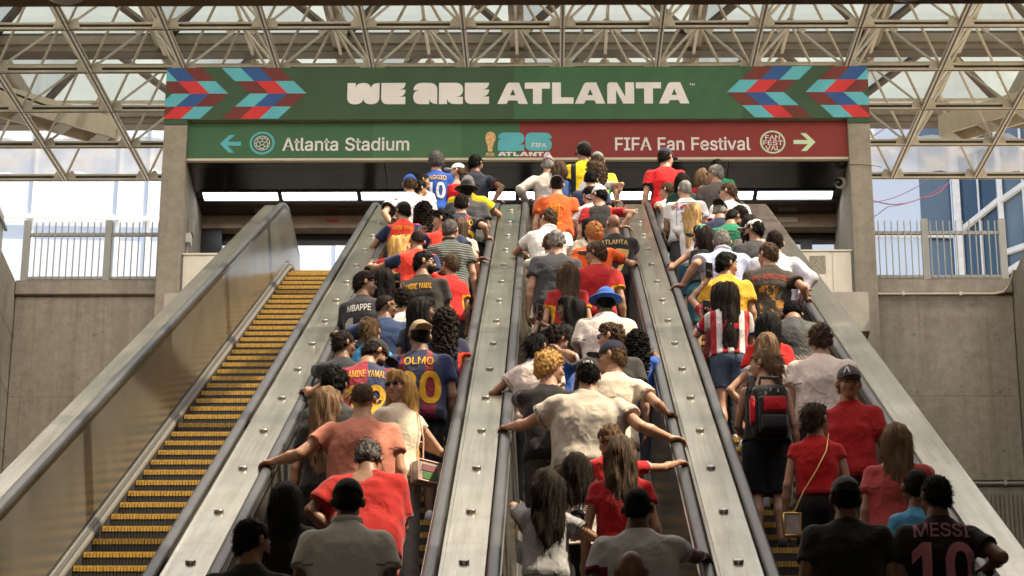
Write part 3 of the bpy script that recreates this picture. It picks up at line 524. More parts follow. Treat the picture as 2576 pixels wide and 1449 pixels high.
for side in (0, 1):
    cm = MB()
    for r_, t0, t1 in rows:
        items = list(pat[r_])
        if r_ == 0: items.append((-150, 45, CY)); items[0] = (45, 350, BL)
        for a, b, c in items:
            if c == GN: continue
            p = [(a, t0), (b, t0), (b+sh[r_], t1), (a+sh[r_], t1)]
            q = [(X0+(px-85)*PS, ZT-(py-115)*.00104) for px, py in p]
            if r_ == 3: q = [(x+(-.07*(z < 20.56) if False else 0), z) for x, z in q]
            q = clip(q, lambda P: P[0]-(X0+.002))
            if r_ == 3:                                   # the lowest row runs on down over the pillar
                ext = []
                e = sh[3]*PS*.075/((950-752)*.00104)
                for x, z in q: ext.append((x+e, z-.075) if z < 20.54 else (x, z))
                parts = [clip(q, lambda P: P[1]-ZB), clip(clip(ext, lambda P: -5.53-P[0]), lambda P: P[0]-(X0+.002))]
            else: parts = [q]
            for q2, yy in zip(parts, (yb-.003, yb-.006)):
                if len(q2) < 3: continue
                if side: q2 = [((X0+X1)-x, z) for x, z in q2][::-1]
                n = len(q2); cm.add([(x, yy, z) for x, z in q2], [tuple(range(n))], c-1)
    B(cm, 'chevron_print', [V_blue, V_cyan, V_red, V_mar], bn)
# wide display lettering, one unit high; drawn as outlines
def arcW():
    return [path([(0, 1), (.37, 1), (.37, .76), (.40, 1, .72, 1), (1.0, 1.02, 1.07, .76), (1.10, 1, 1.46, 1), (1.46, .30), (1.44, 0, 1.09, 0), (.76, 0, .73, .27), (.70, 0, .37, 0), (0, 0, 0, .33)])]
def arcE(w=1.1):
    return [path([(0, 1), (w, 1), (w, .72, w-.30, .68), (w, .68), (w, .38, w-.30, .35), (w, .35), (w, 0), (.30, 0), (0, 0, 0, .35)])]
def arcA(w=1.09):
    return [path([(0, .66), (.04, 1, .40, 1), (.68, 1), (w, 1, w, .66), (w, 0), (.74, .02, .73, .28), (.73, 0), (.34, 0), (0, 0, 0, .36), (.02, .66, .33, .66)])]
def arcR(w=1.09):
    return [path([(0, 1), (.72, 1), (w, 1, w, .66), (w, .36, .76, .34), (w, .34), (w, 0), (.72, 0), (.40, .02, .37, .28), (.37, 0), (0, 0)])]
def gA(): return [path([(0, 0), (.40, .88), (.46, 1, .58, 1), (.98, 1), (1.38, 0), (.97, 0), (.89, .16), (.50, .16), (.42, 0)]), [(.58, .40), (.82, .40), (.70, .70)]]
def gT(): return [[(0, 1), (1.14, 1), (1.14, .71), (.77, .71), (.77, 0), (.37, 0), (.37, .71), (0, .71)]]
def gL(): return [[(0, 1), (.40, 1), (.40, .30), (.97, .30), (.97, 0), (0, 0)]]
def gN(): return [path([(0, 0), (0, .84), (0, 1, .16, 1), (.44, 1), (.82, .32), (.82, 1), (1.22, 1), (1.22, 0), (.72, 0), (.40, .64), (.40, 0)])]
def lay(glyphs, to):
    """glyphs: (loops, x, z, height); to: function (x, z) -> xyz. One flat mesh."""
    m = MB()
    for loops, gx, gz, h, wx in glyphs:
        me = outline_mesh([[(gx+p[0]*h*wx, gz+p[1]*h) for p in lp] for lp in loops])
        v, f = mesh_xyz(me); m.add([to(p[0], p[1]) for p in v], f); bpy.data.meshes.remove(me)
    return m
def zb_(X): return (X-50)/(2503-50)
k = 5.24/2453; gx0 = -3.105                                            # print of the line WE ARE ATLANTA
Xs = [(arcW(), 50, 320), (arcE(), 293, 320), (arcA(), 522, 318), (arcR(), 706, 317), (arcE(), 891, 316), (gA(), 1124, 314), (gT(), 1320, 313), (gL(), 1515, 312), (gA(), 1677, 311), (gN(), 1909, 310), (gT(), 2114, 309), (gA(), 2277, 306)]
hh = .362
B(lay([(g, gx0+(x-50)*k, 20.785+(320-y)*0, hh, .93 if i < 5 else .93) for i, (g, x, y) in enumerate(Xs)], lambda x, z: (x, yb-.004, z)), 'lettering', V_white, bn)
def flat_text(s, cx, z, h, y, parent, mat, bold=.0, xs=1., sp=0., name='lettering'):
    v, f = glyph_text(s, h, xs, bold, 0, sp)
    return B(MB().add([(cx+p[0], y, z+p[1]) for p in v], f), name, mat, parent)
flat_text('TM', 2.165, 21.09, .035, yb-.004, bn, V_white, .02, 1.2)

# ---- directional sign under the lintel
ds = empty('directional_sign', (-.5, 39.05, 19.9), 'green and red direction sign for Atlanta Stadium and Fan Festival', 'sign')
ys = 39.03; xm = -.47
m = MB()
for a, b, mi in ((-5.528, -2.7, 0), (-2.7, -1.35, 1), (-1.35, xm, 0), (xm, 1.2, 2), (1.2, 4.508, 2)): m.box((a, ys, 19.925), (b, 39.1, 20.52), mi)
B(m, 'panel', [V_lgreen, vinyl('sign_green_light', (.072, .175, .085)), V_sred], ds)
B(MB().box((-5.528, ys-.01, 19.885), (4.508, 39.1, 19.922)), 'edge_strip', V_cream, ds)
def D(u, v): return (-5.557+(u-468)*.006053, ys-.004, 20.455-(v-320+12*(u-468)/1665)*.0068)
def dpoly(pts, mat, name): return B(MB().add([D(*p) for p in pts], [tuple(range(len(pts)))]), name, mat, ds)
ay = 361
dpoly([(555, ay), (578, ay-22), (592, ay-22), (574, ay-5), (608, ay-5), (608, ay+5), (574, ay+5), (592, ay+22), (578, ay+22)], V_cyan, 'arrow')
ay = 350
dpoly([(2050, ay), (2027, ay-22), (2013, ay-22), (2031, ay-5), (1995, ay-5), (1995, ay+5), (2031, ay+5), (2013, ay+22), (2027, ay+22)], V_lime, 'arrow')
def ring(cu, cv, r0, r1, mat, name, n=40):
    vs = [D(cu+r*1.04*math.cos(2*math.pi*i/n), cv+r*.93*math.sin(2*math.pi*i/n)) for r in (r0, r1) for i in range(n)]
    return B(MB().add(vs, [(i, (i+1) % n, n+(i+1) % n, n+i) for i in range(n)]), name, mat, ds)
ring(661, 359, 25, 30.5, V_cyan, 'emblem_ring'); ring(1943, 350.5, 26.5, 30.5, V_lime, 'emblem_ring')
m = MB()
def seg(a, b, t=.8):
    d = math.hypot(b[0]-a[0], b[1]-a[1]) or 1; nx, ny = -(b[1]-a[1])/d*t, (b[0]-a[0])/d*t
    m.add([D(a[0]+nx, a[1]+ny), D(b[0]+nx, b[1]+ny), D(b[0]-nx, b[1]-ny), D(a[0]-nx, a[1]-ny)], [(0, 1, 2, 3)])
def pc(r, a, cu=661, cv=359): return (cu+r*1.04*math.cos(a), cv+r*.93*math.sin(a))
for i in range(5):
    a0 = -math.pi/2+2*math.pi*i/5; a1 = a0+2*math.pi/5; am = (a0+a1)/2
    seg(pc(6, a0), pc(6, a1)); seg(pc(6, a0), pc(11.5, a0))
    seg(pc(11.5, a0), pc(14.5, am-.28)); seg(pc(11.5, a1), pc(14.5, am+.28)); seg(pc(14.5, am-.28), pc(14.5, am+.28)); seg(pc(14.5, am-.28), pc(18, am-.22)); seg(pc(14.5, am+.28), pc(18, am+.22))
for i in range(30): seg(pc(18.5, 2*math.pi*i/30), pc(18.5, 2*math.pi*(i+1)/30))
B(m, 'ball_emblem', V_white, ds)
flat_text('Atlanta Stadium', D(873, 0)[0], D(873, 376)[2], .208, ys-.004, ds, V_white, .022, .915)
flat_text('FIFA Fan Festival', D(1716, 0)[0], D(1716, 371)[2], .208, ys-.004, ds, V_white, .022, .875)
for s, v, wd in (('FAN', 344, 1.15), ('FEST', 357, 1.25), ('VAL', 370, 1.15)): flat_text(s, D(1943, 0)[0], D(1943, v)[2]-.005, .075, ys-.004, ds, V_white, .025, wd)
def Z5(p, dy=-.004): return D((1780+p[0]/6.44)/1.4907, (460+p[1]/6.44)/1.4907)
two = path([(575, 350), (580, 205, 740, 205), (1040, 205), (1210, 205, 1210, 350), (1210, 470, 1060, 490), (1210, 490), (1210, 640), (575, 640), (575, 460), (575, 350, 710, 350)])
six = path([(1872, 345), (1860, 205, 1710, 205), (1400, 205), (1236, 205, 1236, 350), (1236, 490), (1236, 635, 1400, 635), (1710, 635), (1872, 635, 1872, 490), (1872, 350, 1735, 345)])
m = MB()
for lp in (two, six):
    me = outline_mesh([lp]); v, f = mesh_xyz(me); m.add([Z5(p) for p in v], f); bpy.data.meshes.remove(me)
B(m, 'year_numerals', V_cyan, ds)
gs = [(gA(), 575), (gT(), 755), (gL(), 945), (gA(), 1100), (gN(), 1320), (gT(), 1505), (gA(), 1660)]
m = MB()
for g, x in gs:
    me = outline_mesh([[(x+p[0]*150, 762-p[1]*100) for p in lp] for lp in g]); v, f = mesh_xyz(me); m.add([Z5(p) for p in v], f); bpy.data.meshes.remove(me)
B(m, 'lettering', V_white, ds)
o = flat_text('FIFA', 0, 0, .068, ys-.007, ds, V_white, .03, 1.05); c = Z5((1560, 552)); o.location = o.location+Vector((c[0], 0, c[2]))
m = MB()
tro = [(395, 185), (470, 205), (520, 280), (522, 330), (490, 430), (450, 540), (440, 660), (335, 660), (330, 540), (285, 420), (270, 330), (275, 270), (320, 205)]
m.add([Z5(p) for p in tro], [tuple(range(len(tro)))]); m.add([Z5(p) for p in ((325, 662), (455, 662), (470, 690), (310, 690))], [(0, 1, 2, 3)], 1)
m.add([Z5(p) for p in ((300, 692), (480, 692), (495, 728), (283, 728))], [(0, 1, 2, 3)]); m.add([Z5(p) for p in ((290, 730), (490, 730), (497, 748), (280, 748))], [(0, 1, 2, 3)], 1)
m.add([Z5(p) for p in ((275, 750), (503, 750), (505, 768), (270, 768))], [(0, 1, 2, 3)])
B(m, 'trophy_emblem', [V_gold, V_tgreen], ds)

# ================================================================== ESCALATORS
PITCH = .4005
Y1, Y1S, LF = 35.45, 35.6, 1.4
def pz_(y, off):
    """height at y of a line lying off above the step noses: 30 degree slope easing to level"""
    b = Y1S if off < .3 else Y1
    if y < b: return -3.955+T30*y+off
    s = min(y-b, LF); return -3.955+T30*b+T30*(s-s*s/(2*LF))+off
def epath(off, y0=5., y1=38.2):
    ys_ = [y0, 20, Y1]+[Y1+LF*i/6 for i in range(1, 7)]+[y1]
    return [(y, pz_(y, off)) for y in ys_]
HR = 1.03
step_mesh = None
def t_step():
    m = MB(); n = 40; w_ = .505
    m.box((-w_, .012, -.035), (w_, .4, -.002), 0)
    xs_ = [-w_+2*w_*i/n for i in range(n+1)]
    # cleated riser: ribs with gaps, yellow at its upper edge
    for i in range(n):
        x0 = xs_[i]; x1 = x0+2*w_/n*.80
        for z0, z1, mi, yy in ((-.041, .004, 1, -.004), (-.262, -.041, 0, 0)): m.box((x0, yy, z0), (x1, .02, z1), mi)
    m.box((-w_, .012, -.041), (w_, .03, -.036), 2); m.box((-w_, .012, -.262), (w_, .03, -.0411), 3)
    return m.mesh('step', [plain('step_black', (.035, .03, .026), .5, .3), plain('step_yellow', (.48, .27, .032), .55, 0, .4, 30), plain('step_yellow_worn', (.28, .15, .03), .6, 0, .5, 40), plain('step_gap', (.012, .011, .01), .7)])
def newel(m, x, w_, mi=0):
    pass
def escalator(xc, label, phase, outer=None):
    e = empty('escalator', (xc, 6.9, 0), label, 'escalator', 'escalators rising to the portal')
    for s in (-1, 1):
        xr = s*.645
        m = MB()
        hw = .035
        prof = [(xr-hw, -.03), (xr-hw-.004, .0), (xr-hw+.008, .012), (xr-.014, .017), (xr+.014, .017), (xr+hw-.008, .012), (xr+hw+.004, 0), (xr+hw, -.03)]
        m.sweep(prof, epath(HR, 5, 38.0), 0, True, True)
        # rounded newel end
        pts = [(xr, 38.0+.34*math.sin(a), pz_(38, HR)-.34*(1-math.cos(a))) for a in [math.pi*i/10 for i in range(11)]]
        m.tube(pts, .040, 8)
        o = m.build('handrail', M_rubber, e); o.location = (0, -6.9, 0)
        xi = s*.60; xk = s*.556
        m = MB()
        ptop = epath(HR-.06, 5, 38.05); pbot = epath(.15, 5, 38.05)
        vs = [(xi, y, z) for y, z in ptop]+[(xk, y, z) for y, z in pbot]; n = len(ptop)
        m.add(vs, [(i, i+1, n+i+1, n+i) for i in range(n-1)])
        vs = [(xk+s*.02+(xi-xk)*(1 if i < 7 else 0)*0, 0, 0) for i in range(0)]
        # rounded end plate
        zc = pz_(38.05, HR-.06); zl = pz_(38.05, .15)
        fan = [(xi, 38.05, zc), (xk, 38.05, zl)]+[(xk+(xi-xk)*(j/8), 38.05+.36*math.sin(math.pi*(1-j/8)*.5+0*j) if j < 8 else 38.05+.0, zl+(zc-zl)*(j/8)) for j in range(9)]
        m.add(fan[:1]+fan[1:2]+fan[2:], [tuple([1]+list(range(2, 11)))])
        o = m.build('balustrade_panel', M_panel, e); o.location = (0, -6.9, 0)
        m = MB()
        m.sweep([(xi-s*.004, 0), (xi+s*.016, 0), (xi+s*.016, .042), (xi-s*.004, .042)], epath(HR-.075, 5, 38.05), 0)
        m.sweep([(xk+s*.002, 0), (xk-s*.005, .0), (xk-s*.005, .008), (xk+s*.002, .008)], epath(.135, 5, 37.6), 0)
        m.sweep([(xk-s*.005, -.010), (xk-s*.010, -.014), (xk-s*.008, -.020), (xk+s*.004, -.016)], epath(.13, 5, 37.4), 0)
        o = m.build('trim_moulding', M_trim, e); o.location = (0, -6.9, 0)
        m = MB(); m.sweep([(s*.512, -.30), (s*.540, -.30), (s*.555, .112), (s*.512, .095)], epath(0, 5, 37.2), 0)
        m.sweep([(s*.496, .03), (s*.5565, .03), (s*.5565, .118), (s*.512, .085), (s*.496, .06)], epath(0, 5, 37.0), 1)
        o = m.build('skirt_panel', [M_black, M_brush], e); o.location = (0, -6.9, 0)
    global step_mesh
    if step_mesh is None: step_mesh = t_step()
    y = 15.0+((phase-15.0) % PITCH)
    while y < 37.2:
        o = link('step', step_mesh, e); o.location = (0, y-6.9, pz_(y, 0)); y += PITCH
    return e
EX = [-3.065, -1.385, .295, 1.975]
PH = [20.361 % PITCH, .13, .27, .05]
e1 = escalator(EX[0], 'empty leftmost escalator with yellow edged steps', PH[0])
e2 = escalator(EX[1], 'crowded escalator beside the empty one, second from the left', PH[1])
e3 = escalator(EX[2], 'crowded escalator third from the left, under the year emblem', PH[2])
e4 = escalator(EX[3], 'crowded rightmost escalator beside the right concrete wall', PH[3])
# outer decks belong to the first and last escalator
for e, s, xi, xo in ((e1, -1, -3.752, -3.925), (e4, 1, 2.662, 2.95)):
    m = MB(); a, b = xi, xo
    m.sweep([(a, -.03), (a+s*.03, .0), (b, .0), (b+s*.015, -.02), (b+s*.015, -1.35), (b-s*.02, -1.35), (b-s*.02, -.04)] if s < 0 else
            [(a, -.03), (a+.03, .0), (b, .0), (b+.015, -.02), (b+.015, -1.35), (b-.02, -1.35), (b-.02, -.04)], epath(1.008, 5, 38.3), 0)
    o = m.build('outer_deck', M_deck, e); o.location = -Vector(e.location)
# dividing decks between escalators, with round steel studs
stud = MB(); stud.tube([(0, 0, -.004), (0, 0, .018), (0, 0, .022)], [.033, .033, .029], 20)
stud_me = stud.mesh('stud', plain('stud_steel', (.42, .40, .36), .3, 1, .2, 20))
DL = ['steel divider deck with round studs right of the empty escalator', 'steel divider deck with round studs below the year emblem', 'steel divider deck with round studs left of the rightmost escalator']
for k, xd in enumerate((-2.225, -.545, 1.135)):
    e = empty('escalator_divider', (xd, 6.9, 0), DL[k], 'divider', 'studded steel decks between the escalators')
    m = MB(); m.sweep([(-.188, -.045), (-.155, -.045), (-.138, -.004), (-.118, -.012), (-.112, 0), (.112+.03, 0), (.148, -.012), (.150, -.045), (.188, -.045), (.188, -.08), (-.188, -.08)], epath(1.008, 5, 38.1), 0)
    o = m.build('deck_plate', M_deck, e); o.location = (0, -6.9, 0)
    m = MB().sweep([(-.05, -.08), (.05, -.08), (.05, -1.5), (-.05, -1.5)], epath(1.008, 5, 38.0), 0)
    o = m.build('core', M_black, e); o.location = (0, -6.9, 0)
    for i in range(15):
        y = 16.7355+i*1.2947; o = link('stud', stud_me, e)
        o.location = (.01, y-6.9, pz_(y, 1.008)); o.rotation_euler = (R(30) if y < Y1 else R(20), 0, 0)

# ================================================================== ROOF
GX, GY, HF = 1.6, 2.31, 1.25
def Lz(y): return 23.44+.171*(y-42.97)
def Ln(i, j): y = 42.97+GY*j; return Vector((.195+GX*i, y, Lz(y)))
def Un(i, j): y = 42.97+GY*(j+.5); return Vector((.195+GX*(i+.5), y, Lz(y)+HF))
sf = empty('space_frame', (0, 45, 22), 'white steel space frame of triangulated bars under the glass roof', 'roof frame')
I0, I1, J0, J1 = -7, 6, -2, 3
def chord(a, b, nm):
    m = MB(); up = Vector((0, 0, 1))
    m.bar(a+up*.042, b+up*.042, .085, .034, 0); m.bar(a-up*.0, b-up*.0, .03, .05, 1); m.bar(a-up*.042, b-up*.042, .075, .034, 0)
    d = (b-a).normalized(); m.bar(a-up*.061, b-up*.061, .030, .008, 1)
    B(m, nm, [M_white, M_dkbrown], sf)
for j in range(J0, J1+1): chord(Ln(I0, j), Ln(I1, j), 'lower_chord')
for i in range(I0, I1+1): chord(Ln(i, J0)-Vector((0, 0, .004)), Ln(i, J1)-Vector((0, 0, .004)), 'lower_chord')
for j in range(J0, J1): B(MB().bar(Un(I0, j), Un(I1-1, j), .055, .055), 'upper_chord', M_white, sf)
for i in range(I0, I1): B(MB().bar(Un(i, J0)+Vector((0, 0, .08)), Un(i, J1-1)+Vector((0, 0, .08)), .055, .055), 'upper_chord', M_white, sf)
dg = []
for i in range(I0, I1+1):
    for j in range(J0, J1+1):
        for a in (-1, 0):
            for b in (-1, 0):
                if I0 <= i+a < I1 and J0 <= j+b < J1: dg.append((Ln(i, j), Un(i+a, j+b)))
dg.sort(key=lambda q: abs(q[0].x+.6)*.5+abs(q[0].y-43))
rest = MB()
for n, (a, b) in enumerate(dg):
    if n < 95: B(MB().bar(a, b, .036, .036), 'diagonal_strut', M_white, sf)
    else: rest.bar(a, b, .036, .036)
tag(B(rest, 'diagonal_strut', M_white, sf), kind='stuff')
for i in range(I0, I1+1):
    for j in range(J0+1, J1+1):
        p = Ln(i, j); m = MB()
        for s in (-1, 1):
            q = [(s*.06, -.05), (s*.215, -.05), (s*.20, .05), (s*.16, .12), (s*.11, .12), (s*.06, .05)]
            vs = [(p.x+x, p.y+dy, p.z+z) for dy in (-.06, -.035) for x, z in q]; n = 6
            m.add(vs, [tuple(range(n))[::-1], tuple(range(n, 2*n))]+[(k, (k+1) % n, n+(k+1) % n, n+k) for k in range(n)])
        m.box((p.x-.1, p.y-.058, p.z-.04), (p.x+.1, p.y-.037, p.z+.03))
        B(m, 'gusset_plate', M_white, sf)
m = MB()
for i in range(I0, I1):
    for j in range(J0, J1):
        p = Un(i, j); m.ball((p.x, p.y, p.z+.02), (.10, .12, .09), 0, 8, 6)
        for s in (-1, 1): m.bar((p.x+s*.04, p.y, p.z), (p.x+s*.24, p.y, p.z-.15), .03, .08)
tag(B(m, 'hub', M_white, sf), kind='stuff')
# skylight of shallow glass pyramids on bronze beams
sky = empty('skylight', (0, 35, 25), 'frosted glass skylight of shallow pyramids on brown beams', 'skylight')
def zu(y): return Lz(y)+HF+.08
xk = [-.605+3.2*k_ for k_ in range(-4, 5)]; yk = [46.0+4.62*m_ for m_ in range(-7, 2)]
for y in yk:
    m = MB(); z = zu(y)
    m.box((-13.4, y-.12, z), (12.2, y+.12, z+.13)); m.box((-13.4, y-.17, z+.13), (12.2, y+.17, z+.30)); m.box((-13.4, y-.15, z+.30), (12.2, y+.15, z+.36), 1)
    m.box((-13.4, y-.14, z-.03), (12.2, y+.14, z-.004), 1)
    B(m, 'beam', [M_brown, M_rafter], sky)
for x in xk:
    m = MB(); m.bar((x, yk[0], zu(yk[0])+.2), (x, yk[-1], zu(yk[-1])+.2), .26, .28); B(m, 'beam', [M_brown], sky)
for a in range(len(xk)-1):
    for b in range(len(yk)-1):
        x0, x1, y0, y1 = xk[a], xk[a+1], yk[b], yk[b+1]; xc, yc = (x0+x1)/2, (y0+y1)/2
        ap = Vector((xc, yc, zu(yc)+.38+.75)); cs = [Vector((x, y, zu(y)+.37)) for x, y in ((x0, y0), (x1, y0), (x1, y1), (x0, y1))]
        m = MB().add([*cs, ap], [(0, 1, 4), (1, 2, 4), (2, 3, 4), (3, 0, 4)]); B(m, 'glass_pane', M_glass if yc > 36 else M_clear_glass, sky)  # nearer panes, out of view, are made clear to let sun and sky in
        if yc > 38:
            m = MB()
            for c in cs: m.bar(c-Vector((0, 0, .05)), ap-Vector((0, 0, .05)), .13, .12)
            B(m, 'rafter', M_rafter, sky)
# translucent scrim behind the lower edge of the frame
def scrim(x0, x1, lab):
    m = MB(); n, k_ = 40, 12; vs = []
    for j in range(k_+1):
        for i in range(n+1):
            x = x0+(x1-x0)*i/n; t = j/k_
            sag = .10*abs(math.sin(math.pi*(x-.195)/1.6))*t+.02*math.sin(7*x+3*t)
            vs.append((x, 50.45+.10*math.sin(4.1*x+5*t)+.07*math.sin(9*x-7*t), 25.72-.72*t-sag))
    m.add(vs, [(j*(n+1)+i, j*(n+1)+i+1, (j+1)*(n+1)+i+1, (j+1)*(n+1)+i) for j in range(k_) for i in range(n)], 0, True)
    tag(m.build('scrim_cloth', M_tarp), lab, 'cloth', 'translucent cloths under the roof edge')
scrim(-11.2, -5.0, 'translucent white cloth hung below the roof frame left of the portal')
scrim(4.6, 9.6, 'translucent white cloth hung below the roof frame right of the portal')
# beige light troughs
def trough(p0, p1, lab):
    a = Vector(p0); b = Vector(p1); d = (b-a).normalized(); n = Vector((d.y, -d.x, 0))
    if n.y > 0: n = -n
    e = empty('light_trough', b, lab, 'light fixture', 'beige light troughs hung in the roof frame')
    z = Vector((0, 0, 1)); w_ = n*-.34
    m = MB()
    def bx(s0, s1, o0, o1, z0, z1, mi=0):
        vs = [a+d*s+n*-o+z*h for s in (s0, s1) for o, h in ((o0, z0), (o1, z0), (o1, z1), (o0, z1))]
        m.add(vs, [(3, 2, 1, 0), (4, 5, 6, 7), (0, 1, 5, 4), (1, 2, 6, 5), (2, 3, 7, 6), (3, 0, 4, 7)], mi)
    L = (b-a).length
    bx(0, L, 0, .03, -.42, 0); bx(0, L, .45, .48, -.42, 0); bx(0, L, .03, .45, -.03, 0); bx(L-.03, L, .03, .45, -.42, -.03)
    B(m, 'casing', M_box, e)
    m = MB(); t = .1
    while t < L-.2:
        bx(t, t+.28, .02, .42, -.43, -.40); t += .8
    B(m, 'louver', M_louver, e)
trough((-12.4, 44.9, 24.99), (-8.09, 48.06, 24.99), 'beige light trough hung in the roof frame left of the banner')
trough((11.4, 44.9, 24.99), (7.25, 48.0, 24.99), 'beige light trough hung in the roof frame right of the banner')
m = MB().tube([(-11.6, 41.5, 24.6), (-11.0, 44, 24.5), (-10.2, 46, 24.7), (-9.3, 47, 24.75), (-8.6, 47.2, 24.78), (-5.0, 47.3, 24.8)], .022, 6)
tag(m.build('roof_cable', M_dkbrown), 'dark cable looping through the roof frame at upper left', 'cable')

# ================================================================== BUILDINGS BEYOND
def panel(m, a, b, z0, z1, mi): m.add([(a[0], a[1], z0), (b[0], b[1], z0), (b[0], b[1], z1), (a[0], a[1], z1)], [(0, 1, 2, 3)], mi)
gb = empty('glass_building', (0, 62, 17), 'pale glass curtain wall with thin white mullions behind the portal', 'building')
P0, P1, P2, P3 = (-14.0, 59.4), (8.62, 60.6), (9.35, 60.65), (9.48, 60.66)
m = MB(); panel(m, P0, P1, 16.5, 33, 0); B(m, 'glass', M_fglass, gb)
m = MB(); panel(m, P1, P2, 16.5, 33, 0); B(m, 'dark_glass', M_fdark, gb)
for x in (-11.9, -9.95, -9.25, -4.9, -.6, 3.8):
    y = 59.4+(x+14)/22.62*1.2; m = MB().box((x-.035, y-.05, 16.5), (x+.035, y-.01, 33)); B(m, 'mullion', M_mull, gb)
m = MB(); m.bar((-14, 59.3, 28.05), (9.35, 60.55, 28.0), .07, .09); B(m, 'transom', M_mull, gb)
gt = empty('glass_tower', (10.5, 60, 17), 'blue glass tower with white diagonal mullions at the right edge', 'building')
W0 = Vector((9.45, 60.6, 0)); W1 = Vector((13.2, 57.2, 0))
def wp(t, z): p = W0.lerp(W1, t); return Vector((p.x, p.y, z))
m = MB()
for t0, t1, mi in ((0, .23, 0), (.23, .50, 1), (.50, 1, 1)):
    a, b = wp(t0, 0), wp(t1, 0); panel(m, a, b, 16.5, 36, mi)
B(m, 'glass', [M_fdark, M_fmid], gt)
for t, wd in ((.0, .17), (.12, .04), (.235, .12), (.36, .05), (.50, .10), (.65, .05), (.8, .1)): m = MB().bar(wp(t, 16.5)+Vector((0, -.08, 0)), wp(t, 36)+Vector((0, -.08, 0)), wd, wd, 0, (0, 1, 0)); B(m, 'mullion', M_mull, gt)
for t0, z0, t1, z1 in ((0, 28.05, .235, 28.55), (.235, 28.5, .6, 29.1), (.235, 26.7, .6, 27.2), (0, 31.5, 1, 31.55), (.235, 27.2, 1, 27.25), (0, 26.3, .235, 26.32), (0, 30.0, .235, 30.03)):
    m = MB().bar(wp(t0, z0)+Vector((0, -.1, 0)), wp(t1, z1)+Vector((0, -.1, 0)), .10, .12); B(m, 'transom', M_mull, gt)
wl = empty('pale_building', (-4.2, 80, 17), 'white office block seen through the open doorway above the empty escalator', 'building')
m = MB().box((-8.6, 57.0, 16.8), (-4.25, 58.5, 25.35)); B(m, 'wall', M_mull, wl)
m = MB().box((-8.6, 56.96, 24.2), (-4.3, 56.99, 24.75)); B(m, 'window', M_fdark, wl)
m = MB()
def rope(pts, r=.018):
    out = []
    for a, b in zip(pts, pts[1:]):
        for i in range(6):
            t = i/6; out.append((a[0]+(b[0]-a[0])*t+.02*math.sin(9*t+a[0]), a[1]+(b[1]-a[1])*t, a[2]+(b[2]-a[2])*t-.12*math.sin(math.pi*t)))
    out.append(pts[-1]); m.tube(out, r, 5)
rope([(6.2, 58.2, 29.0), (7.6, 58.4, 29.75), (9.0, 58.8, 30.15)], .012)
rope([(6.2, 58, 27.3), (7.2, 58, 27.75), (8.3, 58.2, 27.9), (9.0, 58.4, 28.4)], .014); rope([(6.2, 58, 26.9), (7.5, 58, 27.6), (8.9, 58.2, 28.25)], .010); rope([(6.4, 58, 27.9), (7.4, 58, 27.75), (8.6, 58.2, 28.5)], .009)
tag(m.build('rope_sculpture', M_purple), 'magenta rope net sculpture stretched in front of the glass building', 'sculpture')

